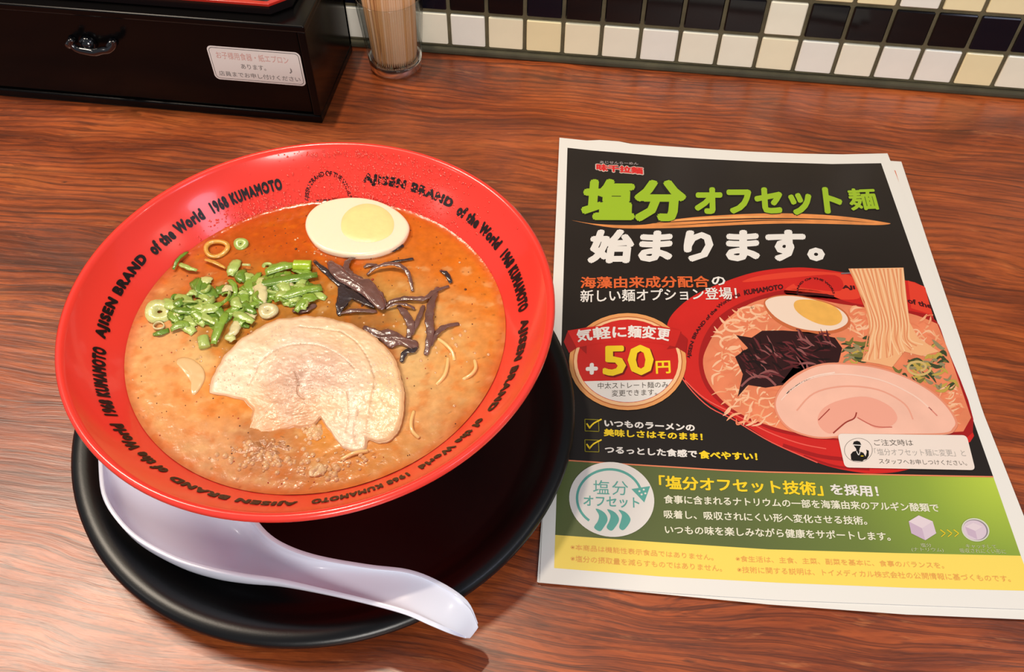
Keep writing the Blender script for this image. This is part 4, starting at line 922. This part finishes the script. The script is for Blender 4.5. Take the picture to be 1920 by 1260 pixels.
# ---- round emblem
E_ = 'round_emblem'
el(E_, 1147, 936.5, 80, 70, WH, 7, rot=.16, n=60)
def earc(cx, cy, rx, ry, a0, a1, w, m, lay):
    sk_(E_, [(cx+rx*math.cos(a), cy+ry*math.sin(a)) for a in [a0+(a1-a0)*k/22 for k in range(23)]], w, m, lay, n=2)
earc(1143, 934, 61, 54, 2.25, 5.98, 4.6, TEAL, 8)
pl(E_, [(1184, 917), (1219, 911.5), (1208, 942)], TEAL, 9)
for x, y in ((1199, 921), (1207, 918), (1203, 927), (1210, 925)): el(E_, x, y, 2.1, 1.8, WH, 10, n=10)
tx(E_, '塩分', (1112, 927), (1178, 929), 27, TEAL, 9, sp_=1.15); tx(E_, 'オフセット', (1094, 949), (1199, 953), 20, TEAL, 9, bold=.02)
for k in range(3):
    x = 1117+k*21.5
    pl(E_, [(x, 954+k), (x+12, 958+k), (x+20, 966+k), (x+22, 976), (x+16, 987), (x+8, 996-k), (x-3+k*2, 989), (x+4, 977), (x+6, 966)], TEAL, 9, True)
# ---- callout
O_ = 'order_callout'
def rq(c, r):   # rounded quad
    out = []
    for i in range(4):
        p = Vector(c[i]); a = (Vector(c[i-1])-p).normalized(); b = (Vector(c[(i+1) % 4])-p).normalized()
        for k in range(6): t = k/5; q = p+a*r*(1-t)**2+b*r*t**2; out.append((q.x, q.y))
    return out
pl(O_, rq([(1570, 813), (1812.5, 816), (1829, 881.5), (1584, 876.5)], 9), pm('callout_white', (244, 230, 222)), 16)
el(O_, 1609.5, 844, 26.5, 22.5, DK, 17); el(O_, 1609.5, 844, 25.7, 21.8, pm('callout_white', (0, 0, 0)), 18)
pl(O_, [(1599, 833), (1601, 828), (1607, 826.5), (1612, 828), (1615, 834), (1612, 841), (1611, 846), (1619, 849), (1623, 856), (1625, 848), (1624, 843), (1629, 845), (1629, 854), (1625, 861), (1620, 862), (1617, 865), (1600, 864), (1596, 862), (1595, 852), (1599, 847), (1606, 845), (1605, 841)], KO, 19)
sk_(O_, [(1599, 834), (1615, 835)], 1.6, WH, 20); sk_(O_, [(1606, 846), (1610, 853), (1613, 846)], 1.5, WH, 20); sk_(O_, [(1614, 855), (1619, 855)], 1.6, YT, 20)
tx(O_, 'ご注文時は', (1640, 835.5), (1713, 836), 11.5, DK, 17); tx(O_, '「塩分オフセット麺に変更」と', (1641, 853.5), (1812, 856), 12.5, LG, 17); tx(O_, 'スタッフへお申しつけください。', (1649, 869.5), (1814, 873), 9.5, DK, 17)
# ---- technology band text
N_ = 'description_lettering'
tx(N_, '「塩分オフセット技術」', (1236, 917), (1545, 930), 26, YT, 6, bold=.03); tx(N_, 'を採用！', (1559, 928), (1649, 932), 21, WH, 6, bold=.03)
CRM = pm('cream_text', (238, 236, 214))
tx(N_, '食事に含まれるナトリウムの一部を海藻由来のアルギン酸類で', (1245, 944), (1762, 960.5), 16, CRM, 6, bold=.022); tx(N_, '吸着し、吸収されにくい形へ変化させる技術。', (1245, 972), (1627, 984.5), 16, CRM, 6, bold=.022)
tx(N_, 'いつもの味を楽しみながら健康をサポートします。', (1247, 1001), (1671, 1014.5), 16.5, CRM, 6, bold=.022)
D_ = 'salt_diagram'
S6 = lambda *p: [(x/4+1440, y/4+780) for x, y in p]
lav = [pm('cube_top', (232, 216, 226)), pm('cube_left', (206, 182, 206)), pm('cube_right', (222, 204, 220))]
pl(D_, S6((1055, 790), (1130, 745), (1235, 790), (1155, 842)), lav[0], 6); pl(D_, S6((1055, 790), (1155, 842), (1180, 932), (1075, 880)), lav[1], 6); pl(D_, S6((1155, 842), (1235, 790), (1262, 880), (1180, 932)), lav[2], 6)
for k in range(3): sk_(D_, S6((1292+k*50, 852), (1330+k*50, 880)), 1.5, YT, 6); sk_(D_, S6((1330+k*50, 880), (1300+k*50, 905)), 1.5, YT, 6)
el(D_, 1829, 993.5, 26.5, 21.5, pm('capsule_rim', (220, 222, 208)), 6, rot=.3); el(D_, 1829, 993.5, 24, 19, pm('capsule_shade', (150, 140, 150)), 7, rot=.3); el(D_, 1827.5, 994, 22.5, 18, lav[2], 8, rot=.3)
pl(D_, S6((1480, 830), (1540, 800), (1610, 830), (1555, 862)), lav[0], 9); pl(D_, S6((1480, 830), (1555, 862), (1570, 925), (1500, 890)), lav[1], 9)
ct_ = pm('caption', (202, 206, 172))
tx(D_, '塩分', (1727, 1025.5), (1747, 1026), 7, ct_, 6); tx(D_, '(ナトリウム)', (1710, 1034.5), (1770, 1036), 8, ct_, 6); tx(D_, 'キャッチして', (1812, 1027.5), (1869, 1029), 7, ct_, 6); tx(D_, '吸収されにくい形に', (1801, 1036.5), (1887, 1038.5), 8, ct_, 6)
F_ = 'footnote_lettering'
tx(F_, '※本商品は機能性表示食品ではありません。', (1070, 1031), (1338, 1051), 11, SAL, 3); tx(F_, '※塩分の摂取量を減らすものではありません。', (1070, 1053), (1354, 1072), 12, SAL, 3)
tx(F_, '※食生活は、主食、主菜、副菜を基本に、食事のバランスを。', (1380, 1053), (1771, 1066), 11, SAL, 3); tx(F_, '※技術に関する説明は、トイメディカル株式会社の公開情報に基づくものです。', (1383, 1074), (1896, 1091.5), 12, SAL, 3)
for nm, mb in PR.items():
    mb.build(nm, None, top, smooth=False)
